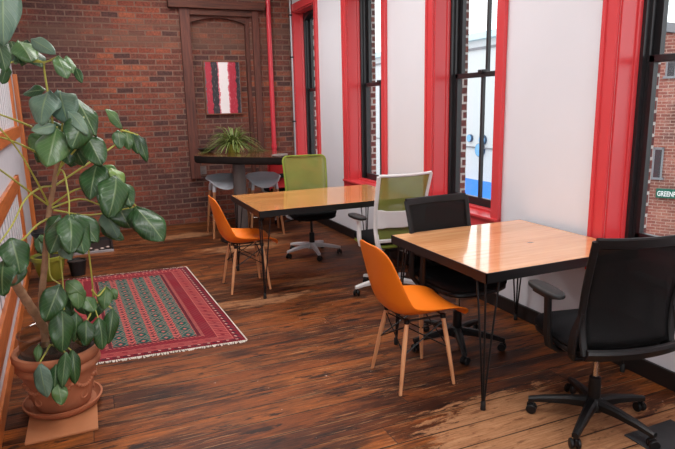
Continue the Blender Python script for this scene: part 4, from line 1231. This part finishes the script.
b = MB(); b.grid(lambda u, v: Vector((0.187 * math.sqrt(u) * math.cos(v * 2 * PI), 0.187 * math.sqrt(u) * math.sin(v * 2 * PI), 0.300 + 0.010 * noise.noise(Vector((u * 5 * math.cos(v * 2 * PI), u * 5 * math.sin(v * 2 * PI), 1.0))))), 8, 40); b.build('soil', M['soil'], t)
# trunks, petioles
b = MB()
for k_, tr in enumerate(TRUNKS):
    pts = smoothpath([Vector(p) - TI for p in tr], 6); n = len(pts)
    b.tube(pts, [(0.020 - 0.010 * i / n if k_ == 0 else 0.024 - 0.004 * i / n) * (1 + 0.08 * math.sin(i * 2.3)) for i in range(n)], 10)
b.build('trunk', M['bark'], t)
b = MB()
for pe in PETIOLES:
    pts = smoothpath([Vector(p) - TI for p in pe], 5); n = len(pts)
    b.tube(pts, [0.0055 - 0.002 * i / n for i in range(n)], 6)
tag(b.build('petioles', M['petiole'], t), 'long yellow-green leaf stalks')
lr = random.Random(11)
def leaf(b, base, tip, w, droop):
    base, tip = Vector(base) - TI, Vector(tip) - TI
    d = tip - base; L_ = d.length; d.normalize()
    nrm = Vector((0.12 + lr.uniform(-0.55, 0.55), -1.0, 0.55 + lr.uniform(-0.4, 0.35)))
    nrm = (nrm - d * nrm.dot(d)).normalized(); sd = d.cross(nrm).normalized()
    cup = lr.uniform(0.10, 0.30); wave = lr.uniform(0, 6)
    def fn(u, v):
        s = u * 2 - 1
        ww = (math.sin(PI * min(1, v * 0.94 + 0.05)) ** 0.62) * (1.06 - 0.30 * v) * w * 0.60 * (0.25 + 0.75 * min(1, v * 5))
        if v > 0.985: ww *= 0.15
        bend = droop * L_ * (4 * v * (1 - v))
        return base + d * (L_ * v) + sd * (s * ww) + nrm * (bend - cup * ww * abs(s) ** 1.5 + 0.11 * w * math.sin(wave + v * 9 + s * 1.5) * s * s + 0.05 * w * math.sin(wave * 2 + v * 6) * s)
    b.grid(fn, 8, 12)
groups = {0: ('leaf_dark', []), 1: ('leaf_mid', []), 2: ('leaf_pale', []), 3: ('leaf_lime', [])}
for lf in LEAVES: groups[int(lf[7])][1].append(lf)
notes = {0: 'dark glossy green leaves', 1: 'mid green leaves', 2: 'pale grey-green leaves', 3: 'yellow-green young leaf'}
for g_, (m_, ls) in groups.items():
    b = MB()
    for lf in ls: leaf(b, lf[0:3], lf[3:6], lf[6], lr.uniform(0.03, 0.12))
    tag(b.build('foliage', M[m_], t, solid=0.0015), notes[g_])
# clear plastic collar standing in the pot
b = MB(); b.lathe([(0.172, 0.0), (0.176, 0.105), (0.180, 0.108), (0.177, 0.110), (0.173, 0.107), (0.169, 0.0)], 40, caps=False)
o = b.build('plastic_collar', M['clear'], None); o.location = (PX_ - 0.004, PY_ - 0.015, 0.335); tag(o, 'clear plastic collar standing on the soil inside the terracotta pot', 'collar')

# ------------------------------------------------------------------ small pots and tray by the brick wall
t = thing('potted_plant', 'small plant in a lime green pot by the stair wall', 'plant', (-0.455, 5.99, 0))
b = MB(); b.lathe([(0.0, 0.0), (0.095, 0.0), (0.10, 0.005), (0.142, 0.20), (0.158, 0.20), (0.160, 0.235), (0.148, 0.238), (0.138, 0.20), (0.0, 0.20)], 28, caps=False); b.build('pot', M['lime_pot'], t)
b = MB(); b.grid(lambda u, v: Vector((0.136 * u * math.cos(v * 2 * PI), 0.136 * u * math.sin(v * 2 * PI), 0.212)), 3, 24); b.build('soil', M['soil'], t)
b = MB()
for k in range(3): b.tube([(0.03 * k - 0.03, 0.02 * k, 0.205), (0.05 * k - 0.06, 0.02, 0.32), (0.09 * k - 0.10, 0.03 * k - .02, 0.42)], 0.006, 6)
b.build('stems', M['stem_green'], t)
b = MB(); TI2 = TI; TI = Vector((0, 0, 0))
for (bx, by, bz, tx, ty, tz, w) in ((-0.06, 0.0, 0.42, -0.05, -0.08, 0.27, 0.09), (-0.02, 0.01, 0.42, -0.02, -0.08, 0.25, 0.10), (0.08, 0.03, 0.41, 0.14, -0.02, 0.28, 0.09), (-0.05, 0.02, 0.44, 0.03, -0.06, 0.36, 0.09)):
    leaf(b, (bx, by, bz), (tx, ty, tz), w, 0.1)
TI = TI2
b.build('foliage', M['leaf_dark'], t, solid=0.0015)
def nursery(label, x, y, r, h):
    t = thing('plant_pot', label, 'pot', (x, y, 0))
    b = MB(); b.lathe([(0.0, 0.0), (r * 0.76, 0.0), (r * 0.97, h * 0.9), (r * 1.05, h * 0.9), (r * 1.06, h), (r * 0.97, h), (r * 0.92, h * 0.88), (0.0, h * 0.86)], 24, caps=False); b.build('pot_body', M['black_pot'], t)
    b = MB(); b.grid(lambda u, v: Vector((r * 0.9 * u * math.cos(v * 2 * PI), r * 0.9 * u * math.sin(v * 2 * PI), h * 0.89)), 3, 20); b.build('soil', M['soil'], t)
nursery('black plastic nursery pot on the floor right of the lime green pot', -0.215, 6.02, 0.085, 0.15)
nursery('taller black plastic pot on the floor behind the lime green pot', -0.48, 6.62, 0.15, 0.36)
t = thing('floor_tray', 'low dark tray with a pale front edge on the floor by the brick wall', 'tray', (-0.07, 7.2, 0))
b = MB(); b.box((-0.22, -0.33, 0.0), (0.22, 0.33, 0.012), bev=0.003); b.build('tray_base', M['tray'], t, smooth=False)
b = MB()
for lo, hi in (((-0.22, 0.31, 0), (0.22, 0.33, 0.05)), ((-0.22, -0.33, 0), (-0.20, 0.33, 0.05)), ((0.20, -0.33, 0), (0.22, 0.33, 0.05))): b.box(lo, hi)
b.build('tray_sides', M['tray'], t, smooth=False)
b = MB(); b.box((-0.22, -0.335, 0), (0.22, -0.315, 0.028), bev=0.003); tag(b.build('front_edge', M['conduit'], t, smooth=False), 'pale front edge')
for k in range(6):
    x = -0.07 + 0.7 * (0) + rnd.uniform(-0.16, 0.16); y = 6.92 + rnd.uniform(0, 0.12)
    b = MB(); b.ball((0, 0, 0), 0.02, (1.2, 0.9, 0.6), 10); o = b.build('pebble', M['pebble']); o.location = (-0.22 + 0.062 * k, 6.93 + 0.05 * (k % 3), 0.0235)
    tag(o, 'small pale pebble lying in the dark floor tray', 'pebble', 'pebbles in the floor tray')
b = MB(); b.box((-0.16, -0.20, 0), (0.16, 0.20, 0.006), bev=0.002)
o = b.build('floor_mat', M['mat_grey'], None, smooth=False); o.location = (2.375, 1.555, 0); tag(o, 'small dark grey mat on the floor behind the near black chair', 'mat')

# ------------------------------------------------------------------ light
w = bpy.data.worlds.new('overcast'); scene.world = w; w.use_nodes = True
nt = w.node_tree; bg = nt.nodes['Background']
tc = nt.nodes.new('ShaderNodeTexCoord'); nz = nt.nodes.new('ShaderNodeTexNoise'); nz.inputs['Scale'].default_value = 2.0
rp_ = nt.nodes.new('ShaderNodeValToRGB'); rp_.color_ramp.elements[0].color = (0.86, 0.91, 0.97, 1); rp_.color_ramp.elements[1].color = (1, 1, 1, 1)
nt.links.new(tc.outputs['Generated'], nz.inputs['Vector']); nt.links.new(nz.outputs[0], rp_.inputs[0]); nt.links.new(rp_.outputs[0], bg.inputs['Color'])
bg.inputs['Strength'].default_value = SKY
def area(name, loc, sx, sy, energy, rot=(0, 0, 0), col=(1, 0.985, 0.965)):
    l = bpy.data.lights.new(name, 'AREA'); l.shape = 'RECTANGLE'; l.size = sx; l.size_y = sy; l.energy = energy; l.color = col
    o = bpy.data.objects.new(name, l); COL.objects.link(o); o.location = loc; o.rotation_euler = rot
    return o
for i, (y, e) in enumerate(CEIL): area('ceiling_fill', (1.0, y, ZC - 0.06), 1.6, 0.9, e)  # unseen fill lights added under the ceiling for ambient light
if FLASH: area('flash_off_rear_wall', (0.9, YF + 0.1, 2.3), 2.6, 1.6, FLASH, (R(82), 0, 0), (1, 1, 1))

# ------------------------------------------------------------------ camera
cam = bpy.data.cameras.new('camera'); co = bpy.data.objects.new('camera', cam); COL.objects.link(co)
yaw, pitch, roll = R(23.1), R(11.75), R(-1.28)
F = Vector((math.sin(yaw) * math.cos(pitch), math.cos(yaw) * math.cos(pitch), -math.sin(pitch)))
Rt = Vector((math.cos(yaw), -math.sin(yaw), 0)); U = Rt.cross(F)
R2 = Rt * math.cos(roll) + U * math.sin(roll); U2 = U * math.cos(roll) - Rt * math.sin(roll)
mw = Matrix.Identity(4)
for i in range(3): mw[i][0] = R2[i]; mw[i][1] = U2[i]; mw[i][2] = -F[i]; mw[i][3] = (0, 0, 1.58)[i]
co.matrix_world = mw
cam.sensor_fit = 'HORIZONTAL'; cam.sensor_width = 36.0; cam.lens = 575.0 / 675.0 * 36.0; cam.clip_start = 0.05; cam.clip_end = 300
scene.camera = co
vs = scene.view_settings
scene.display_settings.display_device = 'sRGB'
vs.view_transform = 'Standard'; vs.look = 'None'; vs.exposure = EXPO; vs.gamma = 1.0; vs.use_curve_mapping = False
scene.cycles.use_denoising = True
scene.cycles.max_bounces = 10; scene.cycles.diffuse_bounces = 5; scene.cycles.transparent_max_bounces = 16
scene.cycles.sample_clamp_indirect = 6.0
